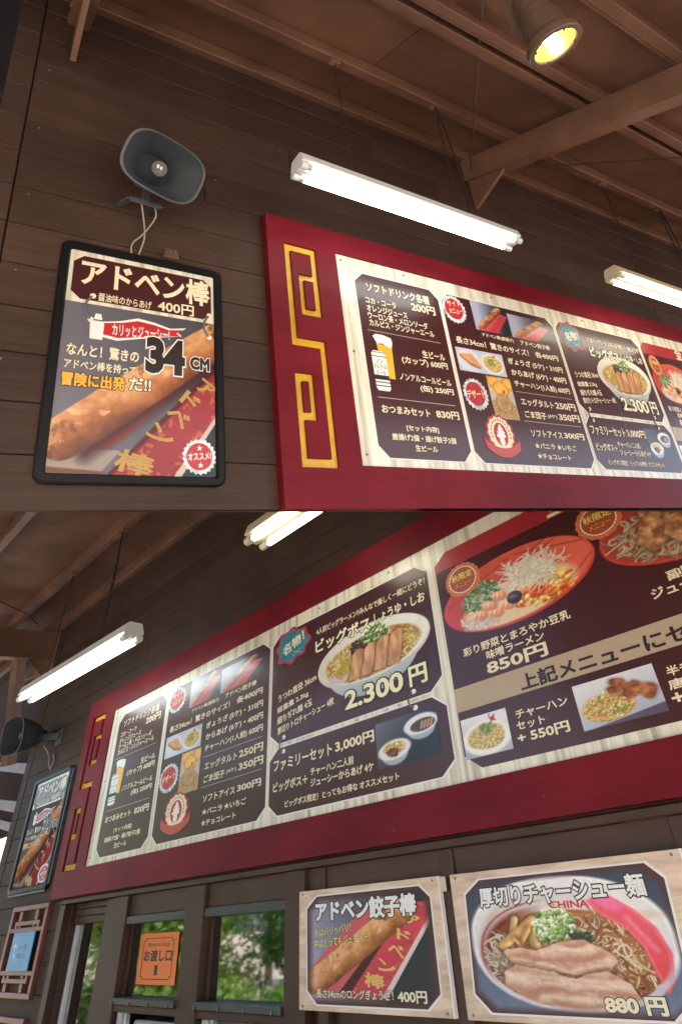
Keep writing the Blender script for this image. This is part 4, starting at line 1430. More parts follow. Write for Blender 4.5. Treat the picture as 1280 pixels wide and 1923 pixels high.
    # bottle-cap badges
    for cu_, cv_, lines in ((.090, .905, (('サイド', .038, .925, .150, .962), ('メニュー', .040, .875, .155, .912))), (.106, .378, (('デザート', .034, .354, .176, .404),))):
        px, pz = X(2, cu_), Zf(cv_)
        rx, rz = 0.078 * k_, 0.078
        bd = part('bottle_cap_badge', MB().sheet(scallop(px, pz, rx * 1.06, rz * 1.06, 21, .055), y1 - 0.0003), M_CAPSIL, cards[2])
        part('badge_disc', MB().sheet(scallop(px - 0.002 * k_, pz + 0.002, rx * .82, rz * .82, 1, 0, 36), y1 - 0.0008), M_CAPRED, cards[2])
        for dx, dz in (((0.002, -.045),) if len(lines) == 2 else ((-.012, .046), (0.018, -.046))):
            dm = MB().sheet([(px + (dx - .011) * k_, pz + dz), (px + dx * k_, pz + dz - .010), (px + (dx + .011) * k_, pz + dz), (px + dx * k_, pz + dz + .010)], y1 - 0.0012)
            part('badge_diamond', dm, M_GREY, cards[2])
        for s, a, c, d, e in lines:
            letter(cards[2], s, X(2, a), Zf(c), X(2, d), Zf(e), y2 - 0.0004, M_CREAM, rot=0.12, bold=0.02)
    # soft ice emblem
    px, pz = X(2, .228), Zf(.165)
    em = cards[2]
    part('emblem', MB().sheet(scallop(px, pz, .098 * k_, .098, 14, .05), y1 - 0.0002), M_CAPRED, em)
    part('emblem', MB().sheet(scallop(px, pz, .084 * k_, .086, 14, .05), y1 - 0.0006), M_CREAM, em)
    part('emblem', MB().sheet(scallop(px, pz - .004, .047 * k_, .060, 1, 0, 30), y1 - 0.0010), M_CAPRED, em)
    for dz, w_, h_ in ((-.040, .018, .030), (-.012, .033, .016), (.006, .027, .014), (.022, .019, .013), (.037, .010, .012)):
        ic = MB().sheet(scallop(px + (0.003 if dz > 0 else 0) * k_, pz + dz, w_ * k_, h_ * .8, 1, 0, 14), y1 - 0.0014 - 0.0001 * (dz + .05) * 10)
        part('soft_ice', ic, M_WHITE, em)
    dots = MB()
    for q in range(15):
        a = math.radians(-15 + 210 * q / 14)
        dx, dz = .064 * k_ * math.cos(a), .071 * math.sin(a)
        dots.sheet([(px + dx - .004 * k_, pz + dz - .006), (px + dx + .004 * k_, pz + dz - .006), (px + dx + .003 * k_, pz + dz + .006), (px + dx - .003 * k_, pz + dz + .006)], y1 - 0.0012)
    part('emblem_mark', dots, M_GREY, em, kind='stuff')
    rb = MB()
    top = [(px + u * .125 * k_, pz - .075 + .045 * u * u) for u in np.linspace(-1, 1, 13)]
    bot = [(px + u * .118 * k_, pz - .122 + .045 * u * u) for u in np.linspace(1, -1, 13)]
    rb.sheet(top + bot, y1 - 0.0018)
    part('ribbon', rb, mat('ribbon_red', (0.50, 0.075, 0.065), 0.33, 0.08), em)
    for sgn in (-1, 1):
        tl_ = MB().sheet([(px + sgn * .10 * k_, pz - .03), (px + sgn * .135 * k_, pz - .005), (px + sgn * .118 * k_, pz - .028), (px + sgn * .125 * k_, pz - .055), (px + sgn * .09 * k_, pz - .065)], y1 - 0.0004)
        part('ribbon_tail', tl_, mat('ribbon_dark', (0.22, 0.02, 0.03), 0.33, 0.08), em)
    # teal speciality badge
    px, pz = X(3, .150), Zf(.900)
    rr = random.Random(7)
    pts, pts2 = [], []
    for q in range(48):
        a = 2 * math.pi * q / 48
        r = 1 + .09 * math.cos(8 * a + .5) + .05 * math.cos(3 * a)
        pts.append((px + .118 * k_ * r * math.cos(a) * .92, pz + .100 * r * math.sin(a)))
        pts2.append((px + .104 * k_ * r * math.cos(a) * .92, pz + .086 * r * math.sin(a)))
    part('speciality_badge', MB().sheet(pts, y1 - 0.0003), M_CAPRED, cards[3])
    part('speciality_badge', MB().sheet(pts2, y1 - 0.0007), M_TEAL, cards[3])
    letter(cards[3], '名物！', X(3, .078), Zf(.872), X(3, .240), Zf(.940), y2, M_CREAM, rot=0.22, bold=0.03)
    for q in (-1, 1):
        sw = MB().sheet([(px + (.03 - .03 * q) * k_, pz - .066), (px + (.034 - .03 * q) * k_, pz - .066), (px + (.034 + .03 * q) * k_, pz - .040), (px + (.03 + .03 * q) * k_, pz - .040)], y1 - 0.0011 - 0.0002 * q)
        part('crossed_mark', sw, M_FOAM, cards[3])
    # autumn badges
    for cu_, cv_ in ((.119, .815), (.668, .800)):
        px, pz = X(4, cu_), Zf(cv_)
        part('season_badge', MB().sheet(scallop(px, pz, .068 * k_, .078, 18, .03), y1 - 0.0005), mat('badge_orange', (0.62, 0.16, 0.06), 0.33, 0.08), cards[4])
        part('season_badge', MB().sheet(scallop(px, pz, .054 * k_, .062, 26, .025), y1 - 0.0009), M_CREAM, cards[4])
        part('season_badge', MB().sheet(scallop(px, pz, .050 * k_, .058, 1, 0, 30), y1 - 0.0013), mat('badge_brown', (0.34, 0.075, 0.035), 0.33, 0.08), cards[4])
        letter(cards[4], '秋限定', px - .042 * k_, pz + .000, px + .042 * k_, pz + .034, y2 - .0012, mat('badge_yellow', (0.84, 0.66, 0.14), 0.33, 0.03), bold=0.02)
        letter(cards[4], 'メニュー', px - .032 * k_, pz - .034, px + .032 * k_, pz - .010, y2 - .0012, M_ORG, bold=0.008)
    # printed binder rings joining the two halves of the third card
    for u in (.108, .872):
        px = X(3, u)
        rg = MB()
        arc = [(px - .016 * k_ - .020 * k_ * math.sin(math.pi * q / 8), Zf(.382) - (Zf(.382) - Zf(.308)) * q / 8) for q in range(9)]
        rg.tube([(x, y2, z) for x, z in arc], 0.004, 6)
        part('binder_ring', rg, M_GREY, cards[3], smooth=True)
        for v in (.382, .308):
            part('ring_hole', MB().sheet(scallop(px - .010 * k_, Zf(v), .011 * k_, .011, 1, 0, 16), y1), M_FOAM, cards[3])
    # screws in the panel corners
    for x, z in ((px0 + .035 * k_, pz1 - .03), (px0 + .035 * k_, pz0 + .05), (px0 + .04 * k_, (pz0 + pz1) / 2), (X(1, .6), pz1 - .028), (X(2, .45), pz1 - .028), (X(3, .35), pz1 - .03), (X(3, .8), pz1 - .03)):
        part('screw', MB().tube([(x, D, z), (x, D - .003, z)], .006, 8), M_SCREW, root)
    if seam:
        x = X(3, .44)
        part('panel_joint', MB().sheet([(x, pz0), (x + .004, pz0), (x + .004, Zf(.5)), (x, Zf(.5))], y2 - .0008), M_GREY, root)
    return root


menu_board(SA, RECT_A, 0.013, 1.03, 6.1, 0.405, 1.743, 1.395, 5.72, 0.574, 1.616, 'red framed menu board with gold key pattern beside the large black framed poster', True)
menu_board(SB, RECT_B, 0.021, -6.69, 1.30, 0.236, 1.605, -6.10, 0.95, 0.393, 1.435, 'red framed menu board above the serving windows and orange sign', False)


# ================================================================== framed posters
def poster(S, x0, x1, z0, z1, fw, key, label, k_=1.0, thick=0.03, edge=False):
    root = thing('framed_poster', S, (x0, 0, z0), label, 'poster')
    Y = -thick

    def rr(a, b, c, d, r, rz):
        out = []
        for cx, cz, s in ((b - r, c + rz, -90), (b - r, d - rz, 0), (a + r, d - rz, 90), (a + r, c + rz, 180)):
            for q in range(6):
                t = math.radians(s + 18 * q)
                out.append((cx + r * math.cos(t), cz + rz * math.sin(t)))
        return out
    fz = fw
    fx = fw * k_
    o = rr(x0, x1, z0, z1, 0.035 * k_, 0.035)
    o2 = rr(x0 + 0.006 * k_, x1 - 0.006 * k_, z0 + 0.006, z1 - 0.006, 0.031 * k_, 0.031)
    i2 = rr(x0 + fx * .8, x1 - fx * .8, z0 + fz * .8, z1 - fz * .8, 0.012 * k_, 0.012)
    i = rr(x0 + fx, x1 - fx, z0 + fz, z1 - fz, 0.008 * k_, 0.008)
    g = MB()
    g.loft([[(x, -0.0125, z) for x, z in o], [(x, Y + .006, z) for x, z in o], [(x, Y, z) for x, z in o2], [(x, Y, z) for x, z in i2], [(x, Y + .012, z) for x, z in i]])
    part('frame', g, M_FRAME, root, smooth=True)
    if edge:
        part('frame_edge', MB().box(x1 + 0.001, x1 + 0.02, Y + .004, -0.0125, z0 + .03, z1 - .03), M_FRAMESIL, root)
        part('frame_edge', MB().box(x0 + .04, x1 - .04, Y + .004, -0.0125, z0 - .012, z0 - .001), M_FRAMESIL, root)
    yp = Y + .0125
    a, b, c, d = x0 + fx * .9, x1 - fx * .9, z0 + fz * .9, z1 - fz * .9
    pm = print_mat('poster_print', 0.35, 0.2) if not edge else print_mat('poster_print_dull', 0.6, 0.0, 0.02)
    pr = picture(root, key, a, c, b, d, yp, m=pm)
    W, H = b - a, d - c
    X = lambda u: a + W * u
    Zf = lambda v: c + H * v
    y1 = yp - .0008
    # header tag
    part('header', MB().sheet([(a, Zf(.735)), (b, Zf(.735)), (b, d), (a, d)], y1), M_PANEL, root)
    part('header', MB().sheet(octagon(X(.03), X(.975), Zf(.752), Zf(.972), .06 * W, .035 * H), y1 - .0005), M_CARD, root)
    y2 = y1 - .0012
    T = lambda s, x0_, z0_, x1_, z1_, m, **k: letter(root, s, X((x0_ - .237) / .549), Zf((z0_ - .519) / .817), X((x1_ - .237) / .549), Zf((z1_ - .519) / .817), y2, m, **k)
    T('アドベン棒', .281, 1.191, .768, 1.306, M_CREAM, bold=.03)
    T('醤油味のからあげ', .347, 1.137, .537, 1.171, M_CREAM, bold=.012)
    T('400円', .561, 1.137, .701, 1.184, M_CREAM, bold=.02)
    for u in (.265, .70):
        px = X((u + .06 - .237) / .549)
        arc = [(px - .02 * k_ * math.sin(math.pi * q / 8), y2, Zf((1.150 - .09 * q / 8 - .519) / .817)) for q in range(9)]
        part('binder_ring', MB().tube(arc, .0045, 6), M_GREY, root, smooth=True)
        for zz in (1.153, 1.058):
            part('ring_hole', MB().sheet(scallop(px + .004 * k_, Zf((zz - .519) / .817), .011 * k_, .011, 1, 0, 14), y1 - .001), M_CREAM, root)
    bn = [(.362, 1.055), (.43, 1.070), (.49, 1.092), (.55, 1.085), (.61, 1.070), (.672, 1.082), (.64, 1.058), (.655, 1.045), (.585, 1.030), (.50, 1.010), (.42, .990), (.365, .998)]
    PP = lambda pts: [(X((x - .237) / .549), Zf((z - .519) / .817)) for x, z in pts]
    part('torn_banner', MB().sheet(PP(bn), y1 - .0002), M_WHITE, root)
    cx_, cz_ = .51, 1.04
    part('torn_banner', MB().sheet(PP([(cx_ + (x - cx_) * .95, cz_ + (z - cz_) * .78) for x, z in bn]), y1 - .0006), M_CAPRED, root)
    T('カリッとジューシー!', .402, 1.013, .608, 1.060, M_WHITE, bold=.02, rot=.05)
    part('spice_bottle', MB().sheet(PP([(.330, .985), (.372, .985), (.375, 1.045), (.368, 1.058), (.362, 1.085), (.343, 1.085), (.338, 1.058), (.327, 1.045)]), y1 - .0008), M_WHITE, root)
    part('bottle_neck', MB().sheet(PP([(.336, 1.056), (.369, 1.056), (.366, 1.062), (.339, 1.062)]), y1 - .0012), M_GREY, root)
    T('なんと！驚きの', .261, .914, .500, .961, M_CREAM, bold=.022, outline=.045, om=M_GREY)
    T('アドベン棒を持って', .258, .867, .493, .901, M_CREAM, bold=.018, outline=.04, om=M_GREY)
    T('冒険に出発', .256, .805, .459, .855, M_ORG, bold=.035, outline=.045)
    T('だ!!', .471, .810, .547, .860, M_CREAM, bold=.03, outline=.045)
    T('34', .523, .882, .668, 1.026, M_INK, bold=.055, outline=.03, om=M_WHITE)
    T('CM', .687, .915, .763, .968, M_INK, bold=.05, outline=.05, om=M_WHITE)
    # gold characters printed along the red ribbon
    for s, x, z, w_, h_, r in (('ア', .752, .845, .075, .055, -.62), ('ド', .690, .793, .07, .055, -.62), ('ベ', .645, .728, .085, .058, -.62), ('ン', .585, .660, .095, .06, -.62), ('棒', .505, .560, .13, .075, -.25)):
        T(s, x - w_ / 2, z - h_ / 2, x + w_ / 2, z + h_ / 2, mat('faded_gold_print', (0.46, 0.27, 0.075), 0.4, 0.1), bold=.03, rot=r)
    px, pz = X((.723 - .237) / .549), Zf((.592 - .519) / .817)
    part('bottle_cap_badge', MB().sheet(scallop(px, pz, .060 * k_, .062, 21, .06), y1 - .0004), M_CAPSIL, root)
    part('badge_disc', MB().sheet(scallop(px, pz, .047 * k_, .049, 1, 0, 32), y1 - .0008), M_CAPRED, root)
    T('オススメ!', .681, .580, .765, .606, M_WHITE, bold=.03, rot=.1)
    T('★', .712, .612, .734, .634, M_WHITE)
    T('★', .716, .552, .738, .574, M_WHITE)
    return root


poster(SA, 0.207, 0.822, 0.488, 1.383, 0.034, 'poster', 'large black framed poster of a fried stick next to the board with gold pattern')
poster(SB, -7.87, -6.885, 0.312, 1.162, 0.042, 'poster_small', 'narrow looking framed poster above the latticed blue sign', k_=2.1, thick=0.04, edge=True)

# ================================================================== plywood picture signs
def ply_sign(x0, x1, z0, z1, oc, key, label):
    root = thing('picture_sign', SB, (x0, -0.03, z0), label, 'sign')
    part('board', MB().box(x0, x1, -0.030, -0.0125, z0, z1), M_PLY, root, bevel=.001)
    part('board_edge', MB().box(x1 + .0005, x1 + .008, -0.0305, -0.0125, z0, z1), M_WHITE, root)
    mx_, mz_ = sum(p[0] for p in oc) / 8, sum(p[1] for p in oc) / 8
    part('white_outline', MB().sheet([(mx_ + (x - mx_) * 1.022, mz_ + (z - mz_) * 1.03) for x, z in oc], -.0306), M_WHITE, root)
    part('brown_ground', MB().sheet(oc, -.0312), mat('sign_brown', srgb(78, 44, 46), 0.4, 0.04), root)
    xs_ = [p[0] for p in oc]
    zs_ = [p[1] for p in oc]
    e = .020
    me = PICS[key].copy()
    me.materials.clear()
    me.materials.append(print_mat('sign_print', 0.38, 0.1))
    # trim the picture to the octagon
    X0, X1, Z0, Z1 = min(xs_), max(xs_), min(zs_), max(zs_)
    bm = bmesh.new()
    bm.from_mesh(me)
    for i in range(8):
        a, b = oc[i], oc[(i + 1) % 8]
        ax, az = (a[0] - X0) / (X1 - X0), (a[1] - Z0) / (Z1 - Z0)
        bx, bz = (b[0] - X0) / (X1 - X0), (b[1] - Z0) / (Z1 - Z0)
        nrm = Vector((bz - az, 0, -(bx - ax))).normalized()
        if nrm.dot(Vector((0.5 - ax, 0, 0.5 - az))) > 0:
            nrm = -nrm
        bmesh.ops.bisect_plane(bm, geom=bm.verts[:] + bm.edges[:] + bm.faces[:], plane_co=(ax, 0, az), plane_no=nrm, clear_outer=True)
    bm.to_mesh(me)
    bm.free()
    PICS[key + '_cut'] = me
    picture(root, key + '_cut', X0, Z0, X1, Z1, -.0318)
    for x, z in ((x0 + .03, z1 - .012), (x1 - .03, z1 - .012), (x0 + .03, z0 + .012), (x1 - .03, z0 + .012)):
        part('nail', MB().tube([(x, -.0302, z), (x, -.0325, z)], .005, 6), M_SCREW, root)
    return root


oc2 = [(-3.20, -.252), (-2.50, -.252), (-2.425, -.212), (-2.425, .055), (-2.485, .092), (-3.19, .092), (-3.268, .052), (-3.268, -.212)]
s2 = ply_sign(-3.335, -2.37, -.272, .116, oc2, 'sign_stick', 'plywood picture sign of a gyoza stick on red paper beside the window posts')
letter(s2, 'アドベン餃子棒', -3.20, .004, -2.505, .075, -.0328, M_WHITE, bold=.045, outline=.055)
letter(s2, '外はパリッパリ！', -3.21, -.040, -2.94, -.010, -.0328, M_YEL, bold=.012, outline=.035, rot=.06)
letter(s2, '中はとってもジューシー！', -3.21, -.074, -2.81, -.043, -.0328, M_YEL, bold=.012, outline=.035, rot=.045)
letter(s2, '長さ34cmのロングぎょうざ！', -3.20, -.234, -2.69, -.205, -.0328, M_CREAM, bold=.02, outline=.05)
letter(s2, '400円', -2.665, -.238, -2.497, -.205, -.0328, M_CREAM, bold=.03, outline=.05)
for s, x, z, w_, h_, r in (('ア', -2.535, -.008, .08, .030, -.2), ('ド', -2.600, -.052, .085, .034, -.2), ('ベ', -2.655, -.093, .10, .036, -.2), ('ン', -2.720, -.140, .11, .036, -.2), ('棒', -2.80, -.180, .13, .042, -.08)):
    letter(s2, s, x - w_ / 2, z - h_ / 2, x + w_ / 2, z + h_ / 2, -.0326, mat('ribbon_gold_print', (0.72, 0.47, 0.12), 0.35, 0.05), bold=.03, rot=r)
g = MB().box(-2.361, -2.325, -.0302, -.0292, .068, .112)
tag(solo('adhesive_tape', SB, g, M_TAPE), 'yellowed strip of tape at the corner of the gyoza stick sign', 'tape')

oc3 = [(-2.175, -.252), (-1.475, -.252), (-1.395, -.208), (-1.365, .050), (-1.42, .090), (-2.144, .090), (-2.225, .052), (-2.245, -.208)]
s3 = ply_sign(-2.30, -1.285, -.273, .115, oc3, 'ramen', 'plywood picture sign of thick pork noodles in a white bowl')
letter(s3, '厚切りチャーシュー麺', -2.155, .012, -1.438, .068, -.0328, M_WHITE, bold=.03, outline=.06)
letter(s3, '880 円', -1.70, -.243, -1.483, -.205, -.0328, M_CREAM, bold=.045, outline=.05, om=mat('brown_outline', (0.06, 0.028, 0.022), 0.4, 0.05))
letter(s3, 'CHINA', -1.835, -.003, -1.668, .016, -.0325, mat('bowl_red', (0.62, 0.035, 0.04), 0.35, 0.05), bold=.03, rot=-.02)

# ================================================================== lattice and blue sign
def lattice(z_top, label, full=True):
    root = thing('lattice_panel', SB, (-7.14, -.02, z_top - .526), label, 'lattice')
    x0, x1, z1 = -7.56, -6.72, z_top
    z0 = z1 - .526
    bars = [(x0, x1, z1 - .034, z1), (x0, x1, z0, z0 + .034), (x0, x0 + .055, z0 + .0345, z1 - .0345), (x1 - .055, x1, z0 + .0345, z1 - .0345)]
    part('top_rail', MB().box(x0, x1, -.045, -.0125, z1 - .032, z1), M_LATT, root, bevel=.003)
    part('bottom_rail', MB().box(x0, x1, -.045, -.0125, z0, z0 + .032), M_LATT, root, bevel=.003)
    for a in (x0, x1 - .055):
        part('stile', MB().box(a, a + .055, -.045, -.0125, z0 + .0325, z1 - .0325), M_LATT, root, bevel=.003)
    for zz in (.122, .365):
        part('cross_rail', MB().box(x0 + .0555, x1 - .0555, -.043, -.0125, z0 + zz, z0 + zz + .026), M_LATT, root, bevel=.002)
    for zz in (.080, .405):
        part('inner_rail', MB().box(x0 + .135, x1 - .135, -.042, -.0125, z0 + zz, z0 + zz + .026), M_LATT, root, bevel=.002)
    for a, b in ((.0325, .0795), (.4315, .4935)):
        for xx in (x0 + .20, x1 - .27):
            part('muntin', MB().box(xx, xx + .065, -.041, -.0125, z0 + a, z0 + b), M_LATT, root, bevel=.002)
    for a, b in ((.1065, .1215), (.3915, .4045)):
        for xx in (x0 + .137, x0 + .23, x1 - .28, x1 - .187):
            part('muntin', MB().box(xx, xx + .05, -.0405, -.0125, z0 + a, z0 + b), M_LATT, root, bevel=.001)
    return root


lattice(.226, 'red brown lattice panel carrying the blue sign')
lattice(-.393, 'second red brown lattice panel below the one with the blue sign')
bs = thing('blue_sign', SB, (-7.1, -.045, -.153), 'small blue sign with white arrow on the lattice panel', 'sign')
part('plate', MB().box(-7.345, -6.865, -.056, -.046, -.153, .066), M_BLUE, bs, bevel=.002)
ar = MB()
ar.sheet([(-7.262, -.012), (-7.228, -.012), (-7.245, .0)], -.0566)
ar.add([(-7.29, -.0566, -.018), (-7.245, -.0566, .002), (-7.20, -.0566, -.018), (-7.205, -.0566, -.025), (-7.238, -.0566, -.0125), (-7.238, -.0566, -.066), (-7.20, -.0566, -.066), (-7.20, -.0566, -.076), (-7.252, -.0566, -.076), (-7.252, -.0566, -.0125), (-7.285, -.0566, -.025)],
       [(0, 10, 9, 1), (1, 9, 4, 2), (2, 4, 3)])
ar.f = ar.f[1:]
ar.add([(-7.252, -.0566, -.0125), (-7.252, -.0566, -.076), (-7.238, -.0566, -.076), (-7.238, -.0566, -.0125), (-7.238, -.0566, -.066), (-7.20, -.0566, -.066), (-7.20, -.0566, -.076)], [(0, 1, 2, 3), (4, 2, 6, 5)])
part('arrow', ar, M_WHITE, bs)
letter(bs, '入 場', -7.16, -.035, -6.975, -.005, -.0566, mat('faded_grey_print', (0.10, 0.22, 0.36), 0.4, 0.05), bold=.01)
letter(bs, '階段入口', -7.16, -.082, -6.965, -.055, -.0566, MATS['faded_grey_print'], bold=.01)
for v in (.044, -.128):
    part('pinstripe', MB().sheet([(-7.31, v), (-6.90, v), (-6.90, v + .002), (-7.31, v + .002)], -.0565), MATS['faded_grey_print'], bs)


# ================================================================== tube lights
def chain_links(g, p, q, r, n):
    p, q = Vector(p), Vector(q)
    d = (q - p) / n
    for i in range(n):
        c = p + d * (i + .5)
        L = d.length * .62
        a = Vector((1, 0, 0)) if i % 2 else Vector((0, 1, 0))
        u = d.normalized()
        pts = [c + u * L * sy + a * r * sx for sx, sy in ((-1, -.6), (-.6, -1), (.6, -1), (1, -.6), (1, .6), (.6, 1), (-.6, 1), (-1, .6), (-1, -.6))]
        g.tube(pts, r * .34, 4, cap=False)


def tube_light(S, p, q, k_, label, tube_m, body_m, hooks, top):
    """p, q: ends of the underside centre line; hooks: x of the suspensions; top(x): height of the purlin above"""
    p, q = Vector(p), Vector(q)
    root = thing('tube_light', S, tuple(p), label, 'light', 'tube lights hanging in front of the plank walls')
    d = (q - p)
    s = lambda t, y, z: tuple(p + d * t + Vector((0, y * k_, z * k_)))
    sec = [(-.036, .062), (.036, .062), (.046, .055), (.060, .012), (.060, .004), (.022, -.004), (.010, -.022), (-.010, -.022), (-.022, -.004), (-.060, .004), (-.060, .012), (-.046, .055)]
    g = MB()
    g.loft([[s(0, y, z) for y, z in sec], [s(1, y, z) for y, z in sec]], True, True)
    part('housing', g, body_m, root)
    e = .022 / d.length * k_
    for y in (-.042, .042):
        t0, t1 = e * 1.3, 1 - e * 1.3
        n = 14
        g = MB()
        g.tube([s(t0, y, -.022), s(t1, y, -.022)], .0155 * k_, 14)
        part('tube', g, tube_m, root, smooth=True)
        for ta, tb in ((-.15 * e, t0 * 1.0), (1 + .15 * e, t1)):
            g = MB()
            g.tube([s(ta, y, -.020), s(tb, y, -.020)], .019 * k_, 12)
            sk = part('socket', g, body_m, root, smooth=True)
            part('socket_neck', MB().tube([s((ta + tb) / 2, y, -.018), s((ta + tb) / 2, y * .95, .006)], .013 * k_, 8), body_m, root)
        part('pin_cap', MB().tube([s(t0 * 1.0, y, -.022), s(t0 * 1.9, y, -.022)], .0162 * k_, 12), M_ALU, root, smooth=True)
        part('pin_cap', MB().tube([s(t1, y, -.022), s(1 - e * 2.4, y, -.022)], .0162 * k_, 12), M_ALU, root, smooth=True)
    for i, hx in enumerate(hooks):
        t = (hx - p.x) / d.x
        a = Vector(s(t, 0, .062))
        b = Vector((hx, a.y, top(hx)))
        g = MB()
        chain_links(g, b, a, .007, max(6, int((b - a).length / .045)))
        part('chain', g, M_CHAIN, root)
        part('hook_plate', MB().box(b.x - .03 * k_, b.x + .03 * k_, b.y - .02 * k_, b.y + .02 * k_, b.z - .016, b.z - .001), M_BEAM, root, bevel=.002)
        if i == len(hooks) - 1:
            pts = []
            for j in range(9):
                w_ = j / 8
                v = b * (1 - w_) + a * w_ + Vector((.03 * math.sin(w_ * 3.1) * k_ + .05 * w_, -.012, 0))
                pts.append(v)
            part('power_cord', MB().tube(pts, .0055 * k_, 6), M_CHAIN, root, smooth=True)
    return root


topA = lambda x: 2.70 - SL * 0.40
tube_light(SA, (1.012, -.40, 1.726), (2.315, -.40, 1.706), .88, 'lit twin tube light with bright white housing over the gold pattern end of the board', M_TUBE, M_LAMPW, (1.30, 1.96), topA)
tube_light(SA, (3.17, -.40, 1.703), (4.45, -.40, 1.69), .88, 'lit twin tube light with yellowed housing past the cross beam', M_TUBE2, M_LAMPC, (3.50, 4.18), topA)
topB = lambda x: 2.76 - SLB * .60
tube_light(SB, (-7.02, -.60, 1.672), (-4.66, -.60, 1.592), 1.3, 'lit twin tube light hanging over the drinks end of the lower board', M_TUBE, M_LAMPW, (-6.55, -5.36), topB)
tube_light(SB, (-3.03, -.60, 1.686), (-0.45, -.60, 1.68), 1.35, 'lit twin tube light with creamy end cut off at the top of the lower board', M_TUBE2, M_LAMPC, (-2.5, -1.0), topB)


# ================================================================== horn speakers
def horn(S, throat, rim, a, b, roll, label, marks=True, back=0.09, flare=1.7):
    throat, rim = Vector(throat), Vector(rim)
    ax = (rim - throat).normalized()
    r = ax.cross(Vector((0, 0, 1))).normalized()
    u = r.cross(ax).normalized()
    if r.x < 0:
        r = -r
    c, s_ = math.cos(roll), math.sin(roll)
    r2, u2 = r * c + u * s_, u * c - r * s_
    root = thing('horn_speaker', S, tuple(throat), label, 'speaker')
    L = (rim - throat).length
    n = 48

    def ring(t, sc, dd=0.0):
        e = t ** flare
        ra, rb = .045 + (a - .045) * e, .045 + (b - .045) * e
        p = 2 + 1.1 * e
        out = []
        for k in range(n):
            w_ = 2 * math.pi * k / n
            cc, ss = math.cos(w_), math.sin(w_)
            q = (abs(cc) ** p + abs(ss) ** p) ** (-1 / p)
            out.append(throat + ax * (L * t + dd) + (r2 * (ra * sc * q * cc) + u2 * (rb * sc * q * ss)))
        return out
    ts = [0, .15, .3, .45, .6, .72, .83, .92, 1.0]
    g = MB()
    g.loft([ring(t, 1.03) for t in ts] + [ring(1.0, 1.06, .004), ring(1.0, 1.06, .012), ring(1.0, 1.0, .014), ring(1.0, .965, .006)] + [ring(t, .955) for t in ts[::-1]], False, True)
    bell = part('bell', g, M_HORN, root, smooth=True)
    p0, p1 = throat + ax * (L * .10), throat + ax * (L * .74)
    part('centre_plug', MB().tube([p0, throat + ax * (L * .3), throat + ax * (L * .5), p1 - ax * .01, p1], [.085, .062, .040, .034, .030], 24), M_HORN, root, smooth=True)
    if marks:
        m = p1 + ax * .0012
        q = lambda x, z: tuple(m + r * x + u * z)
        g = MB()
        for x0, x1, z0, z1 in ((-.012, -.003, -.001, .014), (.002, .010, -.003, .010)):
            g.add([q(x0, z0), q(x1, z0), q(x1, z1), q(x0, z1)], [(0, 1, 2, 3)])
        part('logo_mark', g, M_WHITE, root)
        lt = letter(root, 'TOA', -.011, -.018, .011, -.008, 0, M_CABLE, bold=.01)
        R = Matrix.Identity(4)
        for i in range(3):
            R[i][0], R[i][1], R[i][2] = r[i], -ax[i], u[i]
        lt.matrix_local = Matrix.Translation(m - throat) @ R @ Matrix.Translation((-.011, 0, -.018)) @ Matrix.Diagonal((.022, 1, .010, 1))
    part('driver', MB().tube([throat - ax * back, throat - ax * (back * .9), throat + ax * .02], [.040, .052, .056], 24), M_HORN, root, smooth=True)
    return root, r, u, ax


rt, r_, u_, ax_ = horn(SA, (.485, -.105, 1.742), (.498, -.262, 1.640), .152, .104, -.20, 'large grey horn speaker with white logo facing out above the poster', back=.045, flare=1.0)
part('bracket', MB().bar((.385, -.013, 1.60), (.41, -.13, 1.56), .022, .006), M_HORN, rt, bevel=.001)
part('bracket', MB().bar((.41, -.13, 1.56), (.53, -.13, 1.555), .022, .006, (0, 1, 0)), M_HORN, rt, bevel=.001)
part('bracket', MB().bar((.53, -.13, 1.555), (.545, -.013, 1.60), .022, .006), M_HORN, rt, bevel=.001)
part('bracket', MB().bar((.487, -.11, 1.735), (.47, -.128, 1.565), .03, .008, (0, 1, 0)), M_HORN, rt, bevel=.001)
def curve(pts, n=8):
    out = []
    P = [Vector(p) for p in pts]
    for i in range(len(P) - 1):
        p0, p1, p2, p3 = P[max(i - 1, 0)], P[i], P[i + 1], P[min(i + 2, len(P) - 1)]
        for k in range(n):
            t = k / n
            out.append(.5 * ((2 * p1) + (p2 - p0) * t + (2 * p0 - 5 * p1 + 4 * p2 - p3) * t * t + (3 * p1 - p0 - 3 * p2 + p3) * t ** 3))
    out.append(P[-1])
    return out


part('cable', MB().tube(curve([(.455, -.12, 1.575), (.475, -.09, 1.52), (.494, -.05, 1.46), (.488, -.03, 1.41), (.478, -.022, 1.375)]), .0032, 7), M_CABLE, rt, smooth=True)
part('cable', MB().tube(curve([(.505, -.12, 1.57), (.52, -.10, 1.525), (.490, -.06, 1.465), (.455, -.035, 1.425), (.452, -.025, 1.39), (.466, -.020, 1.365)]), .0032, 7), M_CABLE, rt, smooth=True)
jb = thing('junction_box', SA, (.60, -.012, 1.39), 'small brown junction box above the corner of the large poster', 'box')
part('box', MB().box(.575, .635, -.050, -.0125, 1.385, 1.425), M_BOX, jb, bevel=.004)
part('cover', MB().box(.580, .630, -.053, -.0502, 1.389, 1.421), M_BOX, jb, bevel=.001)
for x in (.598, .616):
    part('knockout', MB().tube([(x, -.053, 1.408), (x, -.055, 1.408)], .006, 10), M_SCREW, jb)

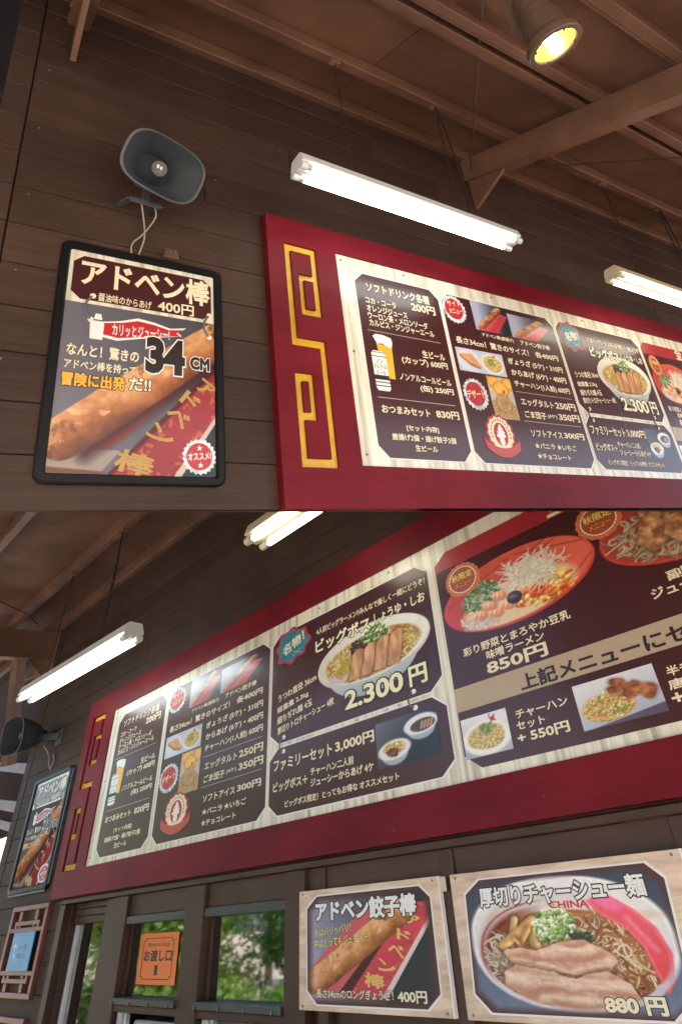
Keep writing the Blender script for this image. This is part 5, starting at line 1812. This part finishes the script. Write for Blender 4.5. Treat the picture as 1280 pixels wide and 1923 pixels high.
rt, r_, u_, ax_ = horn(SB, (-7.93, -.085, 1.560), (-7.82, -.40, 1.510), .165, .160, 0.0, 'far grey horn speaker seen from the side at the wall end', marks=False, back=.05, flare=.55)
part('bracket', MB().bar((-7.88, -.13, 1.53), (-7.52, -.013, 1.49), .06, .05), M_HORN, rt, bevel=.004)
part('wall_plate', MB().box(-7.62, -7.46, -.02, -.0125, 1.42, 1.55), M_HORN, rt, bevel=.003)
part('cable', MB().tube(curve([(-7.70, -.10, 1.43), (-7.66, -.04, 1.35), (-7.62, -.025, 1.26), (-7.56, -.02, 1.22), (-7.52, -.02, 1.28), (-7.56, -.025, 1.34)]), .008, 6), M_CABLE, rt, smooth=True)

# ================================================================== spotlight
AX = Vector((0.290222, -0.013743, -0.956861)).normalized()
P1 = Vector((1.557, -1.32, 1.7296))
sp = thing('spotlight', SA, tuple(P1), 'brown cylindrical spotlight with glowing yellow green reflector under the roof', 'spotlight')
e1 = AX.cross(Vector((0, 1, 0))).normalized()
e2 = AX.cross(e1)
def circ(d, r, n=36):
    d, r = d * .9, r * .9
    return [P1 + AX * d + (e1 * math.cos(2 * math.pi * k / n) + e2 * math.sin(2 * math.pi * k / n)) * r for k in range(n)]


g = MB()
g.loft([circ(-.27, .045), circ(-.262, .060), circ(-.20, .066), circ(-.14, .072), circ(-.135, .080), circ(-.055, .086), circ(-.05, .092), circ(-.03, .094)], True, False)
part('can', g, M_SPOT, sp, smooth=True)
g = MB()
g.loft([circ(-.034, .094), circ(-.032, .108), circ(-.004, .110), circ(0, .106), circ(0, .088), circ(-.008, .085)])
part('rim', g, M_SPOT, sp, smooth=True)
g = MB()
g.loft([circ(-.008, .085), circ(-.06, .078), circ(-.11, .060), circ(-.135, .030)], False, True)
part('reflector', g, M_SPOTIN, sp, smooth=True)
g = MB()
cb_ = P1 - AX * .060 - e1 * .0 + e2 * .0
bu = []
for i in range(7):
    t = math.pi * i / 6
    bu.append([P1 + AX * (-.050 + .028 * math.cos(t)) - e1 * .010 + (e1 * math.cos(2 * math.pi * k / 16) + e2 * math.sin(2 * math.pi * k / 16)) * max(.001, .030 * math.sin(t)) for k in range(16)])
g.loft(bu, True, True)
part('bulb', g, M_BULB, sp, smooth=True)
for k in range(4):
    a = 2 * math.pi * k / 4 + .6
    v = e1 * math.cos(a) + e2 * math.sin(a)
    part('rim_clip', MB().bar(P1 + v * .100 - AX * .02, P1 + v * .074 + AX * .002, .008, .006), M_CHAIN, sp)
for d in (-.19, -.11):
    g = MB()
    g.loft([circ(d - .004, .079 if d > -.15 else .0705), circ(d - .004, .0835 if d > -.15 else .073), circ(d + .004, .0835 if d > -.15 else .073), circ(d + .004, .080 if d > -.15 else .0708)])
    part('cooling_ring', g, M_SPOT, sp, smooth=True)
part('yoke', MB().bar(P1 - AX * .15 + e2 * .092, P1 - AX * .33 + e2 * .060, .03, .008), M_SPOT, sp)
part('yoke', MB().bar(P1 - AX * .15 - e2 * .092, P1 - AX * .33 - e2 * .060, .03, .008), M_SPOT, sp)
top_ = P1 - AX * .36
cz_ = 2.70 - SL * (-top_.y) + .08
part('stem', MB().tube([P1 - AX * .26, P1 - AX * .36, Vector((top_.x, top_.y, cz_))], .022, 12), M_SPOT, sp, smooth=True)
part('ceiling_plate', MB().tube([(top_.x, top_.y, cz_ - .03), (top_.x, top_.y, cz_ + .005)], .12, 32), M_SPOT, sp, smooth=True)

# ================================================================== rods, wires and tie wire
ra, rb = Vector((1.53, -1.172, 2.311)), Vector((2.5, -.12, 2.52))
rd = thing('hanging_rod', SA, tuple(ra), 'thin steel rod with a link running down to the cross beam', 'rod')
mid1, mid2 = ra.lerp(rb, .575), ra.lerp(rb, .635)
part('rod', MB().tube([ra - (rb - ra) * .15, mid1], .0065, 8), M_SPOT, rd, smooth=True)
part('rod', MB().tube([mid2, rb], .0065, 8), M_SPOT, rd, smooth=True)
dv = (rb - ra).normalized()
sd = dv.cross(Vector((.3, -.8, .5))).normalized()
a, b = ra.lerp(rb, .56), ra.lerp(rb, .65)
part('link', MB().tube([a + sd * .014, a - dv * .012, a - sd * .014, b - sd * .014, b + dv * .012, b + sd * .014, a + sd * .014], .004, 6, cap=False), M_SPOT, rd)
g = MB().tube([(2.64, -.40, 2.43), (2.90, -.42, 2.45), (3.35, -.96, 2.24), (4.0, -1.8, 1.93)], .004, 6)
tag(solo('tie_wire', SA, g, M_CHAIN, smooth=True), 'thin dark tie wire stretched from the cross beam', 'wire')
g = MB().tube([(-8.3, -.35, 2.74), (-7.9, -.62, 2.70), (-7.2, -1.5, 2.62), (-6.3, -2.7, 2.5)], .006, 6)
tag(solo('tie_wire', SB, g, M_CHAIN, smooth=True), 'thin wire under the ceiling boards above the tube light', 'wire')

# ================================================================== garden in front of the shop (seen in the window panes)
def leaves(g, centre, rad, n, size, r):
    cx, cy, cz = centre
    for k in range(n):
        th, ph = r.random() * 6.283, math.acos(2 * r.random() - 1)
        q = r.random() ** .45
        p = Vector((cx + rad[0] * q * math.sin(ph) * math.cos(th), cy + rad[1] * q * math.sin(ph) * math.sin(th), max(.03, cz + rad[2] * q * math.cos(ph))))
        a = Vector((r.gauss(0, 1), r.gauss(0, 1), r.gauss(0, .6))).normalized()
        b = a.cross(Vector((r.gauss(0, 1), r.gauss(0, 1), r.gauss(0, 1)))).normalized()
        s = size * (.6 + .8 * r.random())
        g.add([p - a * s, p + b * s * .55, p + a * s, p - b * s * .55], [(0, 1, 2, 3)])


def tree(x, y, h, r0, seed, m, label, low=.6):
    r = random.Random(seed)
    t = thing('tree', SW, (x, y, 0), label, 'tree', 'garden trees facing the shop front')
    g = MB()
    tops = []
    bx = Vector((x, y, 0))
    g.tube([bx, bx + Vector((.05, 0, h * .25)), bx + Vector((-.05, .05, h * .5)), bx + Vector((0, 0, h * .8))], [.16, .12, .09, .03], 9)
    for k in range(13):
        a = r.random() * 6.283
        z = low + (h * .75 - low) * k / 13
        e = bx + Vector((math.cos(a) * r0 * .8, math.sin(a) * r0 * .8, z + .5 + r.random() * .6))
        s = bx + Vector((0, 0, z))
        g.tube([s, s.lerp(e, .5) + Vector((0, 0, .12)), e], [.06, .035, .012], 6)
        tops.append(e)
    part('trunk', g, M_BARK, t, smooth=True)
    g = MB()
    for e in tops + [bx + Vector((0, 0, h * .85))]:
        for j in range(3):
            c = (e.x + r.gauss(0, .35), e.y + r.gauss(0, .35), e.z + r.gauss(0, .25))
            leaves(g, c, (r0 * .42, r0 * .42, .45), 150, .085, r)
    part('crown', g, m, t)


def shrub(x, y, rx, rz, seed, m, label):
    r = random.Random(seed)
    t = thing('shrub', SW, (x, y, 0), label, 'shrub', 'clipped shrubs facing the shop front')
    g = MB()
    for k in range(7):
        a = r.random() * 6.283
        g.tube([(x, y, 0), (x + .3 * rx * math.cos(a), y + .3 * rx * math.sin(a), rz * .6), (x + .7 * rx * math.cos(a), y + .7 * rx * math.sin(a), rz * 1.1)], [.03, .02, .008], 5)
    part('stem', g, M_BARK, t)
    g = MB()
    leaves(g, (x, y, rz * .75), (rx, rx, rz * .75), 1500, .06, r)
    part('foliage', g, m, t)


TREES = [(-17.5, -5.6, 5.0, 1.5, 1), (-21.0, -8.2, 5.5, 1.8, 1), (-15.2, -8.9, 4.6, 1.6, 2), (-19.0, -12.0, 5.6, 2.0, 1), (-26.5, -10.6, 6, 2.2, 0), (-13.5, -10.5, 4.6, 1.8, 0), (-27, -16, 6.5, 2.6, 2), (-22, -18, 6, 2.6, 1), (-17.6, -10.4, 4.8, 1.8, 0), (-33, -12, 6, 2.4, 1)]
for i, (x, y, h, r0, mi) in enumerate(TREES):
    tree(x, y, h, r0, 20 + i, M_LEAF[mi], 'leafy garden tree mirrored in the serving window panes')
for i, (x, y, rx, rz, mi) in enumerate([(-12.6, -4.6, .9, .62, 1), (-13.6, -5.8, .9, .66, 1), (-11.6, -5.6, .8, .6, 0), (-14.8, -4.9, .9, .6, 1), (-16.4, -6.8, 1.0, .7, 0), (-12.4, -7.0, .9, .66, 1), (-18.6, -6.9, 1.0, .62, 1), (-20.5, -6.6, 1.0, .6, 0), (-10.6, -6.6, .8, .62, 2), (-19.2, -8.8, 1.6, .8, 1), (-22.8, -11, 1.7, .9, 1), (-24, -8.6, 1.6, .8, 1), (-20.5, -13.8, 1.8, .9, 0), (-28, -12.5, 1.8, .9, 1), (-16.6, -11.6, 1.6, .85, 1), (-17.8, -7.6, 1.2, .7, 1)]):
    shrub(x, y, rx, rz, 60 + i, M_LEAF[mi], 'low clipped shrub mirrored in the serving window panes')
bn = thing('garden_bench', SW, (-11.3, -2.35, 0), 'faded slatted wooden bench mirrored in the first window pane', 'bench')
for k in range(4):
    part('slat', MB().bar((-12.1, -2.65 - .0, .52 + .11 * k), (-10.5, -2.05, .52 + .11 * k), .03, .085), M_PINK, bn, bevel=.004)
for k in range(3):
    part('slat', MB().bar((-12.05 + .04 * k, -2.55 + .12 * k, .43), (-10.45 + .04 * k, -1.95 + .12 * k, .43), .10, .03), M_PINK, bn, bevel=.004)
for p in ((-12.0, -2.60), (-10.6, -2.08), (-11.9, -2.25), (-10.5, -1.73)):
    part('leg', MB().box(p[0] - .03, p[0] + .03, p[1] - .03, p[1] + .03, 0, .42 if p[1] > -2.3 and p[0] != -10.6 else .92), M_PINK, bn)

# ================================================================== trim everything to its own side of the seam plane
bpy.context.view_layer.update()
CUTS = 0
for o in list(COL.objects):
    if o.type != 'MESH' or o.name not in BASE:
        continue
    S = BASE[o.name][0]
    if S is SW:
        continue
    sign = 1.0 if S is SA else -1.0
    M = o.matrix_world
    n = len(o.data.vertices)
    co = np.empty(n * 3, np.float32)
    o.data.vertices.foreach_get('co', co)
    co = co.reshape(-1, 3)
    Mn = np.array(M)
    wc = co @ Mn[:3, :3].T + Mn[:3, 3]
    d = ((wc - np.array(EYE)) @ np.array(SEAM_N)) * sign
    if d.min() > -0.0008:
        continue
    if d.max() < 0.001:
        for c in list(o.children):
            c.parent = o.parent
        bpy.data.objects.remove(o)
        CUTS += 1
        continue
    me = o.data.copy() if o.data.users > 1 else o.data
    o.data = me
    bm = bmesh.new()
    bm.from_mesh(me)
    Mi = M.inverted()
    pc = Mi @ (EYE + SEAM_N * (-0.0010 * sign))
    pn = (M.to_3x3().transposed() @ (SEAM_N * sign)).normalized()
    solid = all(e.is_manifold for e in bm.edges)
    r = bmesh.ops.bisect_plane(bm, geom=bm.verts[:] + bm.edges[:] + bm.faces[:], dist=1e-6, plane_co=pc, plane_no=pn, clear_inner=True)
    if solid:
        bmesh.ops.holes_fill(bm, edges=[e for e in bm.edges if e.is_boundary])
    bm.to_mesh(me)
    bm.free()
    CUTS += 1
print('trimmed', CUTS)
